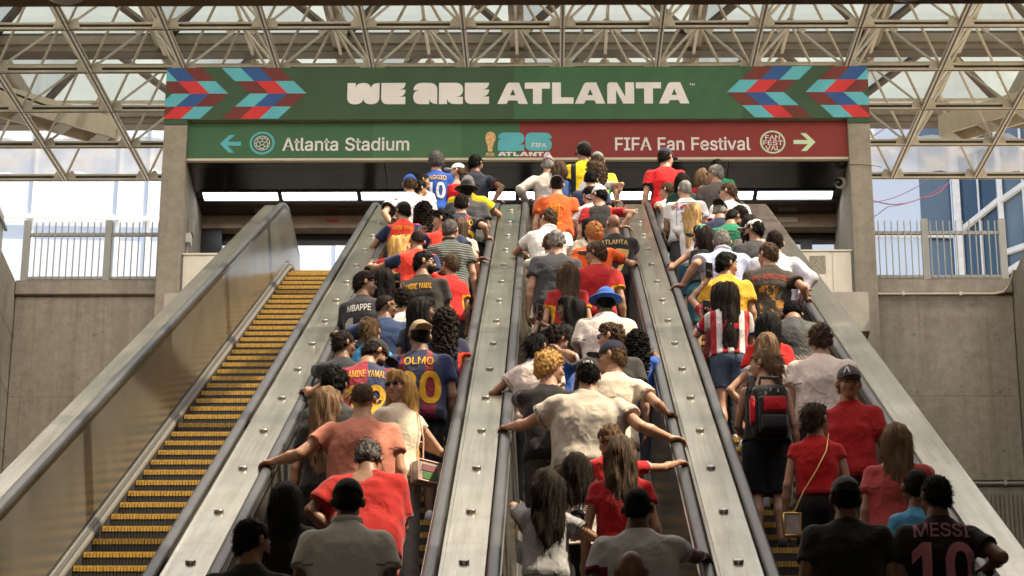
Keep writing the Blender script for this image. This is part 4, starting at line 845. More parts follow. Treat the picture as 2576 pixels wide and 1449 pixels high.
# ================================================================== PEOPLE
# ---- signed-distance modelling: smooth unions of tapered capsules and ellipsoids, meshed by surface nets
class Field:
    def __init__(s, h): s.h = h; s.ops = []
    def cone(s, a, b, ra, rb, k=.03, flat=(0, 0), sub=False):
        a = np.array(a, float); b = np.array(b, float); r = max(ra, rb)
        s.ops.append((np.minimum(a, b)-r, np.maximum(a, b)+r, k, ('c', a, b, ra, rb, flat), sub)); return s
    def ell(s, c, r, k=.03, rot=None, sub=False):
        c = np.array(c, float); r = np.array(r, float); e = r if rot is None else np.full(3, r.max())
        s.ops.append((c-e, c+e, k, ('e', c, r, None if rot is None else np.array(rot)), sub)); return s
    def loft(s, hip, up, prof, sc, k=.04):
        p = np.array(prof, float)*sc; w_ = p[:, 1].max()+.05; zs = p[:, 0]
        c = np.array([hip+up@(np.array((a, b, z))-hip) for a in (-w_, w_) for b in (-w_, w_) for z in (zs.min(), zs.max())])
        s.ops.append((c.min(0), c.max(0), k, ('l', hip, up, p), False)); return s
    def half(s, p, n): s.ops.append((None, None, 0, ('h', np.array(p, float), np.array(n, float)), 'cut')); return s
    def warp(s, fn): s.ops.append((None, None, 0, ('w', fn), 'warp')); return s
    def mesh(s, pad=.03):
        h = s.h; lo = np.min([o[0] for o in s.ops if o[0] is not None and not o[4]], 0)-pad; hi = np.max([o[1] for o in s.ops if o[1] is not None and not o[4]], 0)+pad
        n = np.ceil((hi-lo)/h).astype(int)+1
        ax = [lo[i]+h*np.arange(n[i]) for i in range(3)]
        D = np.full(n, .2, np.float32)
        for l, u, k, op, sub in s.ops:
            if l is None: sl = [slice(0, n[i]) for i in range(3)]
            else:
                m = k+2*h
                i0 = np.clip(np.floor((l-m-lo)/h).astype(int), 0, n-1); i1 = np.clip(np.ceil((u+m-lo)/h).astype(int)+1, 1, n)
                if (i1 <= i0).any(): continue
                sl = [slice(i0[i], i1[i]) for i in range(3)]
            x = ax[0][sl[0]][:, None, None]; y = ax[1][sl[1]][None, :, None]; z = ax[2][sl[2]][None, None, :]
            t = op[0]
            if t == 'c':
                _, a, b, ra, rb, flat = op; d = b-a; L2 = d@d+1e-9
                tt = ((x-a[0])*d[0]+(y-a[1])*d[1]+(z-a[2])*d[2])/L2; tc = np.clip(tt, 0, 1)
                q = np.sqrt((x-a[0]-tc*d[0])**2+(y-a[1]-tc*d[1])**2+(z-a[2]-tc*d[2])**2)-(ra+tc*(rb-ra))
                L = math.sqrt(L2)
                if flat[0]: q = np.maximum(q, -tt*L)
                if flat[1]: q = np.maximum(q, (tt-1)*L)
            elif t == 'l':
                _, hip, up, p = op; a0, b0, c0 = x-hip[0], y-hip[1], z-hip[2]
                lx, ly, lz = (up[0, i]*a0+up[1, i]*b0+up[2, i]*c0 for i in range(3)); lz = lz+hip[2]; lx = lx+0*lz; ly = ly+0*lz
                ww = np.interp(lz, p[:, 0], p[:, 1]); dd = np.interp(lz, p[:, 0], p[:, 2]); yo = np.interp(lz, p[:, 0], p[:, 3])
                q = ((np.abs(lx/ww)**2.3+np.abs((ly-yo)/dd)**2.3)**(1/2.3)-1)*np.minimum(ww, dd)
                q = np.maximum(q, np.maximum(lz-p[-1, 0], p[0, 0]-lz))
            elif t == 'e':
                _, c, r, rot = op; px, py, pz2 = x-c[0], y-c[1], z-c[2]
                if rot is not None: px, py, pz2 = (px*rot[0, i]+py*rot[1, i]+pz2*rot[2, i] for i in range(3))
                px, py, pz2 = px/r[0], py/r[1], pz2/r[2]
                k0 = np.sqrt(px*px+py*py+pz2*pz2); k1 = np.sqrt((px/r[0])**2+(py/r[1])**2+(pz2/r[2])**2)+1e-6
                q = k0*(k0-1)/k1
            elif t == 'h':
                _, p, nn = op; q = (x-p[0])*nn[0]+(y-p[1])*nn[1]+(z-p[2])*nn[2]
                D = np.maximum(D, q); continue
            else: D = D+op[1](x, y, z).astype(np.float32); continue
            S = D[tuple(sl)]
            if sub == True: D[tuple(sl)] = np.maximum(S, -q)
            else:
                hh = np.maximum(k-np.abs(S-q), 0)/k if k else 0
                D[tuple(sl)] = np.minimum(S, q)-(hh*hh*k*.25 if k else 0)
        return surfnet(D, lo, h)
CORN = [(0, 0, 0), (1, 0, 0), (0, 1, 0), (1, 1, 0), (0, 0, 1), (1, 0, 1), (0, 1, 1), (1, 1, 1)]
EDG = [(0, 1), (2, 3), (4, 5), (6, 7), (0, 2), (1, 3), (4, 6), (5, 7), (0, 4), (1, 5), (2, 6), (3, 7)]
def surfnet(D, lo, h):
    S = D < 0; n = np.array(D.shape)
    cnt = sum(S[a:n[0]-1+a, b:n[1]-1+b, c:n[2]-1+c].astype(np.int8) for a, b, c in CORN)
    act = (cnt > 0) & (cnt < 8); idx = np.argwhere(act)
    if not len(idx): return np.zeros((0, 3)), np.zeros((0, 4), int)
    vid = np.full(act.shape, -1, np.int32); vid[act] = np.arange(len(idx))
    vals = [D[idx[:, 0]+a, idx[:, 1]+b, idx[:, 2]+c] for a, b, c in CORN]
    acc = np.zeros((len(idx), 3)); m = np.zeros(len(idx))
    for i, j in EDG:
        c = (vals[i] < 0) != (vals[j] < 0); t = np.where(c, vals[i]/(vals[i]-vals[j]+1e-12), 0)[:, None]
        ci, cj = np.array(CORN[i]), np.array(CORN[j]); acc += np.where(c[:, None], ci+t*(cj-ci), 0); m += c
    V = lo+h*(idx+acc/m[:, None]); F = []
    for a in range(3):
        b, c = (a+1) % 3, (a+2) % 3
        sl0 = [slice(1, -1)]*3; sl0[a] = slice(0, -1); sl1 = [slice(1, -1)]*3; sl1[a] = slice(1, None)
        s0, s1 = S[tuple(sl0)], S[tuple(sl1)]; e = np.argwhere(s0 != s1)
        if not len(e): continue
        fl_ = s0[tuple(e.T)]; base = e.copy(); base[:, b] += 1; base[:, c] += 1
        def q(db, dc):
            k_ = base.copy(); k_[:, b] += db; k_[:, c] += dc; return vid[tuple(k_.T)]
        f = np.stack([q(-1, -1), q(0, -1), q(0, 0), q(-1, 0)], 1); f[~fl_] = f[~fl_][:, ::-1]; F.append(f)
    return V, np.concatenate(F)
def strands(rng, V, F, n, L, wdt, dirf, keep=None):
    """loose tapered locks lying along the surface, for soft hair edges"""
    nr = np.zeros_like(V); fn = np.cross(V[F[:, 2]]-V[F[:, 0]], V[F[:, 3]]-V[F[:, 1]])
    for k in range(4): np.add.at(nr, F[:, k], fn)
    nr /= np.linalg.norm(nr, axis=1, keepdims=True)+1e-9
    ix = rng.integers(0, len(V), n)
    if keep is not None: ix = ix[keep(V[ix])]
    if not len(ix): return np.zeros((0, 3)), np.zeros((0, 4), int)
    P, N = V[ix]-nr[ix]*.004, nr[ix]; T = dirf(P, N, rng); T = T/(np.linalg.norm(T, axis=1, keepdims=True)+1e-9)
    S = np.cross(T, N); S /= np.linalg.norm(S, axis=1, keepdims=True)+1e-9
    l = L*rng.uniform(.5, 1.3, (len(ix), 1)); w = wdt*rng.uniform(.6, 1.3, (len(ix), 1))/2; out = N*l*rng.uniform(.02, .22, (len(ix), 1))
    q = np.stack([P-S*w, P+S*w, P+T*l*.55+N*.006+S*w*.8, P+T*l*.55+N*.006-S*w*.8, P+T*l+out+S*w*.15, P+T*l+out-S*w*.15], 1).reshape(-1, 3)
    b = np.arange(len(ix))[:, None]*6
    return q, np.concatenate([b+np.array([[0, 1, 2, 3]]), b+np.array([[3, 2, 4, 5]])])
def to_mesh(name, parts, mats):
    """parts: (verts, faces, material index or per-face array)"""
    V = []; F = []; M = []; o = 0
    for v, f, mi in parts:
        if len(v) == 0: continue
        V.append(np.asarray(v, float)); F += (np.asarray(f)+o).tolist() if isinstance(f, np.ndarray) else [tuple(i+o for i in q) for q in f]
        M.append(np.full(len(f), mi) if np.isscalar(mi) else mi); o += len(v)
    me = bpy.data.meshes.new(name); me.from_pydata(np.concatenate(V), [], F)
    for m in mats: me.materials.append(m)
    me.polygons.foreach_set('material_index', np.concatenate(M).astype(np.int32)); me.polygons.foreach_set('use_smooth', np.ones(len(F), bool)); me.update()
    return me
def sines(rng, freq, amp, n=5, st=(1, 1, 1)):
    ks = [rng.normal(size=3) for _ in range(n)]; ks = [k/np.linalg.norm(k)*freq*rng.uniform(.6, 1.5)*np.array(st) for k in ks]; ph = rng.uniform(0, 6.28, n)
    def f(x, y, z): return amp/n**.5*sum(np.sin(k[0]*x+k[1]*y+k[2]*z+p) for k, p in zip(ks, ph))
    return f
# ---- cloth, skin and hair materials
SKIN = dict(pale=(.51, .30, .215), light=(.45, .25, .165), tan=(.37, .20, .12), olive=(.33, .185, .115), brown=(.20, .105, .062), dark=(.095, .05, .032))
HAIRC = dict(black=(.006, .0055, .005), dark=(.014, .0095, .007), brown=(.055, .032, .018), lbrown=(.12, .07, .035), blond=(.36, .22, .09), gold=(.42, .25, .08), ginger=(.36, .15, .05), grey=(.20, .19, .18), dgrey=(.085, .08, .076), silver=(.36, .35, .34), red=(.09, .03, .015))
def skin_mat(k):
    n = k+'_skin'
    if n in MATS: return MATS[n]
    c = SKIN[k]; t = NT(n); a = t.noise(14, 4, .6); t.base(t.ramp(a, [(.3, scal(c, .86)), (.7, scal(c, 1.08))])); t.set(Roughness=.48, Specular_IOR_Level=.35)
    MATS[n] = t.m; return t.m
def hair_mat(k, curl=False):
    n = k+('_curly_hair' if curl else '_hair')
    if n in MATS: return MATS[n]
    c = HAIRC[k]; t = NT(n)
    a = t.noise(42 if curl else 38, 4, .75, (1, 1, .9) if curl else (1, 1, .10)); b = t.noise(9, 3, .6, (1, 1, .4))
    o = t.mix(.5, t.ramp(a, [(.36, scal(c, .25)), (.66, scal(c, 2.3))]), t.ramp(b, [(.3, scal(c, .6)), (.7, scal(c, 1.5))]))
    t.base(o); t.set(Roughness=.62, Specular_IOR_Level=.16 if k not in ('black', 'dark') else .07); t.bump(a, .7, .012); MATS[n] = t.m; return t.m
def cloth_mat(c, pat=None):
    key = 'cloth_%s_%s' % (c if isinstance(c, str) else '', pat)
    if key in MATS: return MATS[key]
    rgb = srgb(c) if isinstance(c, str) else c; rgb = tuple(min(.78, x) for x in rgb)
    t = NT('cotton_cloth' if not pat else pat.replace(' ', '_')+'_cloth'); x = t.xyz()
    fold = t.noise(3.6, 3, .5, (1, 1, .75)); a = t.noise(16, 3, .6); o = t.ramp(a, [(.3, scal(rgb, .9)), (.7, scal(rgb, 1.07))])
    def stripes(ch, per, duty, other, off=0.):
        f = t.math('LESS_THAN', t.math('FRACT', t.math('ADD', t.math('MULTIPLY', ch, 1/per), off+100)), duty); return t.mix(f, o, other)
    if pat == 'barca':        # claret and navy panels that fade into each other
        f = t.math('FRACT', t.math('ADD', t.math('MULTIPLY', x[0], 1/.235), 100.63)); tri = t.math('ABSOLUTE', t.math('SUBTRACT', f, .5))
        lo_ = t.math('MULTIPLY', t.math('SUBTRACT', 1.32, x[2]), .32)
        o = t.mix(t.math('GREATER_THAN', t.math('ADD', tri, lo_), .36), (.012, .018, .060), (.20, .010, .028))
    elif pat == 'halves': o = t.mix(t.math('GREATER_THAN', x[0], .015), (.26, .012, .032), (.012, .020, .075))
    elif pat == 'spain': o = stripes(x[0], .075, .06, scal(rgb, .35))
    elif pat == 'redwhite': o = stripes(x[0], .105, .5, (.66, .63, .62), .2)
    elif pat == 'pinstripe': o = stripes(x[2], .030, .16, (.34, .36, .34))
    elif pat == 'hoops': o = stripes(x[2], .022, .3, (.10, .10, .10))
    elif pat == 'yellowblack': o = t.mix(t.math('LESS_THAN', t.math('ABSOLUTE', t.math('SUBTRACT', t.math('ABSOLUTE', t.math('ADD', x[0], .02)), .13)), .035), o, (.012, .012, .012))
    elif pat == 'check':
        a1 = t.math('LESS_THAN', t.math('FRACT', t.math('MULTIPLY', x[0], 50)), .2); a2 = t.math('LESS_THAN', t.math('FRACT', t.math('MULTIPLY', x[2], 50)), .2)
        o = t.mix(t.math('MULTIPLY', t.math('ADD', a1, a2), .5), o, (.34, .36, .50))
    elif pat == 'plaid':
        a1 = t.math('LESS_THAN', t.math('FRACT', t.math('MULTIPLY', x[0], 28)), .25); a2 = t.math('LESS_THAN', t.math('FRACT', t.math('MULTIPLY', x[2], 28)), .25)
        o = t.mix(t.math('MULTIPLY', t.math('ADD', a1, a2), .5), o, (.06, .05, .05))
    elif pat == 'splash': o = t.mix(t.math('MULTIPLY', t.math('GREATER_THAN', t.noise(6, 4, .7), .56), t.math('GREATER_THAN', t.math('ABSOLUTE', x[0]), .15)), o, (.45, .05, .10))
    elif pat == 'feather':
        d = t.math('ADD', t.math('MULTIPLY', x[0], 26), t.math('MULTIPLY', x[2], 22)); f = t.math('LESS_THAN', t.math('FRACT', t.math('ADD', d, 100)), .28)
        o = t.mix(t.math('MULTIPLY', f, t.math('LESS_THAN', x[2], 1.06)), t.mix(t.math('MULTIPLY', f, .5), o, (.07, .07, .075)), (.30, .12, .06))
    elif pat == 'fadedprint':
        n1 = t.noise(11, 5, .7); f = t.math('MULTIPLY', t.math('GREATER_THAN', n1, .53), t.math('MULTIPLY', t.math('LESS_THAN', t.math('ABSOLUTE', x[0]), .12), t.math('LESS_THAN', t.math('ABSOLUTE', t.math('SUBTRACT', x[2], 1.08)), .19)))
        f = t.math('MULTIPLY', f, t.math('LESS_THAN', x[1], .0)); o = t.mix(f, o, (.38, .17, .03))
    elif pat == 'floral': o = t.mix(t.math('GREATER_THAN', t.noise(20, 4, .7), .56), o, (.20, .08, .10))
    elif pat == 'mesh': o = stripes(x[2], .012, .5, scal(rgb, .5))
    elif pat == 'denim': o = t.mix(.5, o, t.ramp(t.noise(120, 2), [(.3, scal(rgb, .6)), (.7, scal(rgb, 1.4))]))
    t.base(o); t.set(Roughness=.85 if not pat in ('barca', 'halves', 'spain', 'feather') else .6, Specular_IOR_Level=.25, Sheen_Weight=.15)
    cr = t.noise(4.2, 3, .55, (1, 1, .8)); rd = t.math('POWER', t.math('SUBTRACT', 1, t.math('ABSOLUTE', t.math('SUBTRACT', t.math('MULTIPLY', cr, 2), 1))), 5)
    hgt = t.math('ADD', t.math('MULTIPLY', fold, .55), t.math('MULTIPLY', rd, .45)); t.bump(hgt, .40, .04); MATS[key] = t.m; return t.m
M_eye = plain('eye_white', (.55, .52, .48), .3); M_iris = plain('iris', (.02, .014, .01), .2); M_lens = plain('dark_lens', (.008, .008, .008), .12); M_gold = plain('gold_metal', (.6, .40, .15), .3, 1)
M_phone = plain('phone_black', (.012, .012, .014), .15); M_clear = plain('clear_vinyl', (.42, .36, .33), .15, 0, .3, 12)
LIPS = {}
def rotm(yaw=0, pitch=0, roll=0):
    return np.array((Matrix.Rotation(yaw, 3, 'Z') @ Matrix.Rotation(-pitch, 3, 'X') @ Matrix.Rotation(roll, 3, 'Y')))
def unit(v): return v/(np.linalg.norm(v)+1e-9)
def hand_mesh(wrist, d, pn, s, side, curl=.5, thumb=.7):
    """palm, four jointed fingers of unequal length and a thumb off the side of the palm"""
    d = unit(d); pn = unit(pn-d*(pn@d)); x = np.cross(d, pn)*side        # x points to the thumb side
    f = Field(.0062*s); k = .008
    c = wrist+d*.045*s; R_ = np.stack([x, d, pn], 1)
    f.cone(wrist-d*.02*s, wrist+d*.01*s, .026*s, .027*s, k); f.ell(c, (.040*s, .050*s, .017*s), .012, R_)
    for i, (off, L) in enumerate(((.029, .074), (.0095, .082), (-.0105, .076), (-.030, .058))):
        b = wrist+d*(.083-.004*abs(i-1))*s+x*off*s; a1 = curl*.75+.05*i; a2 = curl*1.5+.06*i
        p1 = b+(d*math.cos(a1)+pn*math.sin(a1))*L*.52*s; p2 = p1+(d*math.cos(a2)+pn*math.sin(a2))*L*.5*s
        f.cone(b-d*.02*s, p1, .0105*s, .0092*s, .004); f.cone(p1, p2, .0092*s, .0072*s, .004)
    b = wrist+d*.025*s+x*.033*s; p1 = b+(d*.62+x*.72+pn*.25)*.038*s; p2 = p1+(d*.85+x*.25+pn*(.2+curl*.5))*.036*s
    f.cone(b-x*.01*s, p1, .014*s, .011*s, .008); f.cone(p1, p2, .011*s, .0085*s, .004)
    return f.mesh(.012)
def print_on(parent, shirt_me, items, name='lettering', tz=0, sgn=-1):
    """lay flat print on the cloth: subdivide, then drop every vertex onto the shirt along y"""
    bvh = BVHTree.FromPolygons([v.co for v in shirt_me.vertices], [p.vertices for p in shirt_me.polygons])
    for V, F, zc, xc, mat, nm in items:
        bm = bmesh.new(); vs = [bm.verts.new((p[0]+xc, 0, p[1]+zc)) for p in V]
        for f in F:
            try: bm.faces.new([vs[i] for i in f])
            except ValueError: pass
        bmesh.ops.triangulate(bm, faces=bm.faces)
        for _ in range(3):
            ed = [e for e in bm.edges if e.calc_length() > .035]
            if not ed: break
            bmesh.ops.subdivide_edges(bm, edges=ed, cuts=1, use_grid_fill=False); bmesh.ops.triangulate(bm, faces=bm.faces)
        dead = []
        for v in bm.verts:
            hit = bvh.ray_cast(Vector((v.co.x, sgn*1.2, v.co.z)), Vector((0, -sgn, 0)))
            if hit[0] is None: dead.append(v)
            else: v.co.y = hit[0].y+sgn*.006
        bmesh.ops.delete(bm, geom=dead, context='VERTS')
        me = bpy.data.meshes.new(nm); bm.to_mesh(me); bm.free()
        if len(me.polygons): me.materials.append(mat); link(nm, me, parent)
        else: bpy.data.meshes.remove(me)
NP = 0
def person(x, y, z, H, label, yaw=0., hy=0., hp=0., hr=0., sex='m', bulk=1., skin='light', hair='short', hc='dark', shirt='tee', c='777777', pat=None, slv=None, trim=None, col_=None,
           legs='pants', lc='2a2a30', shoe='e0e0e0', cap=None, cc='111111', cpat=None, back=False, glasses=None, beard=False, L=('D',), Rr=('D',), lean=0., tilt=0., text=(), hl=.35, lo=1., sl=None, hem=None, logo=None, ear=False):
    global NP
    NP += 1; rng = np.random.default_rng(NP*17+3); s = H/1.75; fem = sex == 'f'
    root = empty('person', (x, y, z), label, 'person', 'people riding the escalators'); root.rotation_euler = (0, 0, R(yaw))
    skm = skin_mat(skin)
    UP = rotm(0, R(lean), R(tilt)); HIP = np.array((0, 0, .93*s))
    def U(p): p = np.array(p, float)*s; return HIP+UP@(p-HIP) if p[2] > HIP[2] else p
    cy, sy = math.cos(R(yaw)), math.sin(R(yaw))
    def loc(p): q = np.array(p, float)-np.array((x, y, z)); return np.array((cy*q[0]+sy*q[1], -sy*q[0]+cy*q[1], q[2]))
    bw = bulk; sw = (.168 if fem else .190)*(.6+.4*bw); kid = sex == 'k'
    if kid: sw = .165
    HR_ = UP@rotm(R(hy), R(hp), R(hr)); NECK = U((0, -.015, 1.49)); hs = s*(1.18 if kid else 1.)
    HC = NECK+HR_@np.array((0, .02, .125))*hs
    def Hd(p): return HC+HR_@np.array(p, float)*hs
    # ---- arms
    SH = {-1: U((-sw*.96, -.016, 1.375)), 1: U((sw*.96, -.016, 1.375))}; ua, fa = .290*s, .255*s
    arms = {}
    for sd, sp in ((-1, L), (1, Rr)):
        S = SH[sd]; m = sp[0]; pole = np.array((sd*.55, -.55, -.62)); pn = np.array((0, 0, -1.)); curl = .45; T = None; hd_ = None
        if m == 'D': T = U((sd*(sw+.075)/1., .05, .80)); T[0] = sd*(sw+.085)*s; T[2] = .84*s; pn = np.array((-sd, 0., 0)); hd_ = np.array((0, .12, -1.)); pole = np.array((sd*.4, -1, 0))
        elif m == 'F': T = U((sd*.13, .36, 1.08)); pn = np.array((-sd*.7, 0, .7)); hd_ = np.array((-sd*.3, .9, .3)); pole = np.array((sd*.6, -.4, -.8))
        elif m == 'A': T = U((sd*.19, -.02, .98)); pn = np.array((-sd, .3, 0)); hd_ = np.array((-sd*.2, .9, -.5)); pole = np.array((sd*1., -.35, 0))
        elif m == 'R':      # hand laid on the rail, at a world point
            g = loc(sp[1]); hor = unit(np.array((g[0]-S[0], g[1]-S[1], 0))); fw = np.array((-sy*-1*0+sy, cy, 0))
            hd_ = unit(hor*.75+np.array((sy, cy, .5))*.6); T = g-hd_*.065*s+np.array((0, 0, .022)); curl = .55; pole = np.array((sd*.5, -.5, -.7))
        elif m == 'P': T = loc(sp[1]); hd_ = unit(np.array((-sd*.15, .15, 1.))); T = T-hd_*.07*s; pn = np.array((-sd*.3, -.95, 0)); curl = .9; pole = np.array((sd*.5, -.2, -1))
        elif m == 'X': T = loc(sp[1]); hd_ = np.array((-sd*.5, .5, .4)); pn = np.array((0, -.5, -.6)); pole = np.array((sd*.6, -.5, -.5))
        if m == 'E':        # elbow propped on the rail
            g = loc(sp[1]); E_ = S+unit(g+np.array((0, 0, .05))-S)*ua; W_ = E_+unit(U((sd*.05, .34, 1.22))-E_)*fa; hd_ = W_-E_; pn = np.array((0, 0, -1.))
        else:
            dv = T-S; dl = np.linalg.norm(dv); dl2 = min(dl, (ua+fa)*.985); dl2 = max(dl2, .16*s); W_ = S+unit(dv)*dl2
            a = (ua*ua-fa*fa+dl2*dl2)/(2*dl2); hgt = math.sqrt(max(ua*ua-a*a, 1e-5)); u_ = unit(dv); pp = unit(pole-u_*(pole@u_)); E_ = S+u_*a+pp*hgt
        arms[sd] = (S, E_, W_, hd_, pn, curl)
    # ---- body
    f = Field(.0155*max(s, .8)); am = (1. if not fem else .84)*(.55+.45*bw)
    def torso(g, gl, z0=.84):
        q = bw if not fem else .5+.5*bw
        P = [(.84, .158, .100, 0), (.93, .166 if not fem else .176, .112, -.008), (1.03, .150 if not fem else .142, .100, 0), (1.12, .148 if not fem else .134, .098, 0), (1.24, .160 if not fem else .145, .108, -.006), (1.33, .172 if not fem else .154, .108, -.014), (1.385, .172*sw/.19, .096, -.018), (1.42, .138*sw/.19, .080, -.020), (1.445, .098, .068, -.020), (1.475, .066, .060, -.018), (1.52, .054, .054, -.012)]
        return [(z, w_*(q if z < 1.36 else .6+.4*q)+(g if z > 1.3 else gl), d_*(q if z < 1.36 else .6+.4*q)+(g if z > 1.3 else gl), yo) for z, w_, d_, yo in P if z >= z0-.001]
    f.loft(HIP, UP, torso(-.004, -.006), s, .05)
    f.cone(U((0, -.02, 1.42)), U((0, -.015, 1.50)), .066*s, .056*s*(.9 if fem else 1), .04); f.cone(U((0, -.015, 1.47)), HC+HR_@np.array((0, -.025, -.05))*hs, .054*s*(.86 if fem else 1.02), .053*s*(.86 if fem else 1.), .02)
    for sd in (-1, 1):
        S, E_, W_, hd_, pn, curl = arms[sd]
        f.cone(S, E_, .050*s*am, .037*s*am, .03); f.cone(E_, E_*.65+W_*.35, .036*s*am, .038*s*am, .015); f.cone(E_*.65+W_*.35, W_, .038*s*am, .0245*s*am, .02)
    hipx = .088*(.7+.3*bw)
    for sd in (-1, 1):
        q0, q1, q2 = np.array((sd*hipx, 0, .88))*s, np.array((sd*.095, .015, .485))*s, np.array((sd*.10, -.03, .085))*s
        f.cone(q0, q1, .084*s*(.6+.4*bw), .054*s, .03); f.cone(q1, q1*.68+q2*.32+np.array((0, -.012, 0)), .053*s, .056*s, .02); f.cone(q1*.68+q2*.32+np.array((0, -.012, 0)), q2, .056*s, .034*s, .02)
    f.half((0, 0, .04*s), (0, 0, -1))
    V, F = f.mesh(); parts = [(V, F, 0)]
    # head
    f = Field(.0105*hs)
    f.ell(Hd((0, -.012, .022)), np.array((.074, .094, .098))*hs, .02, HR_); f.ell(Hd((0, .025, -.045)), np.array((.056, .066, .075))*hs, .035, HR_)
    f.ell(Hd((0, .055, -.088)), np.array((.028, .026, .022))*hs, .025, HR_); f.cone(Hd((0, .083, .012)), Hd((0, .104, -.028)), .008*hs, .0145*hs, .012)
    f.cone(Hd((-.03, .078, .030)), Hd((.03, .078, .030)), .010*hs, .010*hs, .012)
    for sd in (-1, 1):
        f.ell(Hd((sd*.034, .092, .012)), np.array((.019, .014, .012))*hs, 0, HR_, True); f.ell(Hd((sd*.042, .06, -.03)), np.array((.02, .022, .022))*hs, .02, HR_)
        f.ell(Hd((sd*.086, -.010, -.004)), np.array((.012, .021, .035))*hs, .006, HR_@rotm(sd*.5, .15))
    f.cone(Hd((0, -.02, -.03)), U((0, -.015, 1.475)), .052*s*(.86 if fem else 1.02), .053*s*(.86 if fem else 1.02), .02)
    V, F = f.mesh(); parts.append((V, F, 0))
    fm = MB()
    for sd in (-1, 1):
        fm.ball((sd*.034, .078, .012), (.015, .0125, .0085), 1, 8, 6); fm.ball((sd*.034, .089, .012), (.006, .003, .0065), 2, 6, 4)
        fm.tube([(sd*.016, .089, .034), (sd*.034, .089, .040), (sd*.052, .076, .034)], .0036, 5, 4)
    fm.ball((0, .086, -.056), (.024, .010, .0085), 3, 10, 6)
    P_ = np.array(fm.v); P_ = HC+(P_*hs)@HR_.T
    for mi in (1, 2, 3, 4): parts.append((P_, [q for q, m_ in zip(fm.f, fm.m) if m_ == mi], mi))
    for sd in (-1, 1):
        S, E_, W_, hd_, pn, curl = arms[sd]; hv, hf = hand_mesh(W_, unit(hd_)*.8+unit(W_-E_)*.35, pn, s*(1.0 if not fem else .92), sd, curl); parts.append((hv, hf, 0))
    lk = skin+'_lips'; lm = plain(lk, tuple(a*b for a, b in zip(SKIN[skin], (.85, .5, .5))), .4)
    link('body', to_mesh('body', parts, [skm, M_eye, M_iris, lm, hair_mat(hc if hc not in ('blond', 'gold', 'silver') else 'lbrown')]), root)
    # ---- shirt
    def deeper(q, k_=.62): return '%02x%02x%02x' % tuple(int(int(q[i:i+2], 16)*k_) for i in (0, 2, 4))
    mats = [cloth_mat(c, pat), cloth_mat(slv or c, None if slv else pat), cloth_mat(trim or deeper(slv or c))]
    if shirt != 'none':
        f = Field(.0145*max(s, .8)); g = .016+.012*lo; hz = hem if hem is not None else {'crop': 1.0, 'dress': .55, 'tank': .93, 'offsh': .95}.get(shirt, .86); tank = shirt in ('tank', 'offsh')
        top = 1.26
        TP = [p for p in torso(.008+.004*lo, .012+.016*lo) if p[0] < 1.5]
        if not tank and shirt != 'crop' and not (fem and lo <= 1): TP = [(z, max(w_, (.168+.012*lo)*(bw) if z < 1.3 else 0), d_, yo) for z, w_, d_, yo in TP]
        f.loft(HIP, UP, TP, s, .05)
        if shirt == 'dress': f.cone(np.array((0, 0, .95))*s, np.array((0, .0, .45))*s, .17*s*bw, .19*s*bw, .06)
        if not tank:
            st = sl or {'long': 1., 'cap': .32}.get(shirt, .60 if not fem else .48)
            for sd in (-1, 1):
                S, E_, W_ = arms[sd][:3]
                if shirt == 'long': f.cone(S, E_, (.060+g*.5)*s*am, (.046+g*.5)*s*am, .04); f.cone(E_, E_+(W_-E_)*.97, (.046+g*.5)*s*am, (.032+g*.4)*s*am, .03, (0, 1))
                else: f.cone(S, S+(E_-S)*st, (.058+g*.2)*s*am, (.056+g*.5)*s*am, .045, (0, 1))
        else:
            f.half(U((0, 0, 1.385 if shirt == 'offsh' else 1.40)), UP@np.array((0, 0, 1.)))
            if shirt == 'tank':
                for sd in (-1, 1): f.cone(U((sd*.095, -.085, 1.33)), U((sd*.08, -.01, 1.475)), .026*s, .022*s, .02); f.cone(U((sd*.08, -.01, 1.475)), U((sd*.085, .08, 1.34)), .022*s, .026*s, .02)
            else:
                for sd in (-1, 1): S, E_ = arms[sd][:2]; f.cone(S*.93+E_*.07, S+(E_-S)*.4, .066*s, .062*s, .05, (0, 1))
        w1 = sines(rng, 10, .0045*lo, 5, (1, 1, .6)); w2 = sines(rng, 28, .0032*lo, 9, (1, 1, .65)); w3 = sines(rng, 58, .0018*lo, 9, (1, 1, .8)); f.warp(lambda a, b, c_: w1(a, b, c_)+w2(a, b, c_)*(1.2-.3*np.tanh((c_-1.2*s)*4))+w3(a, b, c_))
        f.half((0, 0, hz*s), (0, 0, -1))
        if not tank: f.ell(U((0, .0, 1.515)), np.array((.066, .072, .05))*s, 0, UP, True)
        V, F = f.mesh(); ce = V[F].mean(1); mi = np.zeros(len(F), int)
        if not tank:
            for sd in (-1, 1):
                S, E_ = arms[sd][:2]; d = E_-S; t = ((ce-S)@d)/(d@d); dist = np.linalg.norm(ce-S-np.clip(t, 0, 1)[:, None]*d, axis=1)
                near = (dist < (.115)*s) & (ce[:, 0]*sd > sw*.72*s*(1 if abs(lean) < 20 else .9)) & (ce[:, 2] > 0)
                if slv: mi[near & (t > -.12)] = 1
                if not trim and shirt != 'long':
                    e0 = sl or {'cap': .32}.get(shirt, .60 if not fem else .48); mi[near & (t > e0-.085) & (t < e0-.040)] = 2
                if trim and shirt != 'long': mi[near & (t > (sl or (.60 if not fem else .48))-.075)] = 2
        if not trim and not tank: mi[(ce[:, 2] > (hz+.018)*s) & (ce[:, 2] < (hz+.034)*s)] = 2
        mats.append(cloth_mat(col_ or (c if shirt == 'polo' else deeper(c, .72))))
        if not tank and not col_ and shirt != 'polo': mi[np.linalg.norm((ce-U((0, -.012, 1.488)))*np.array((1, 1, 1.3)), axis=1) < .077*s] = 3
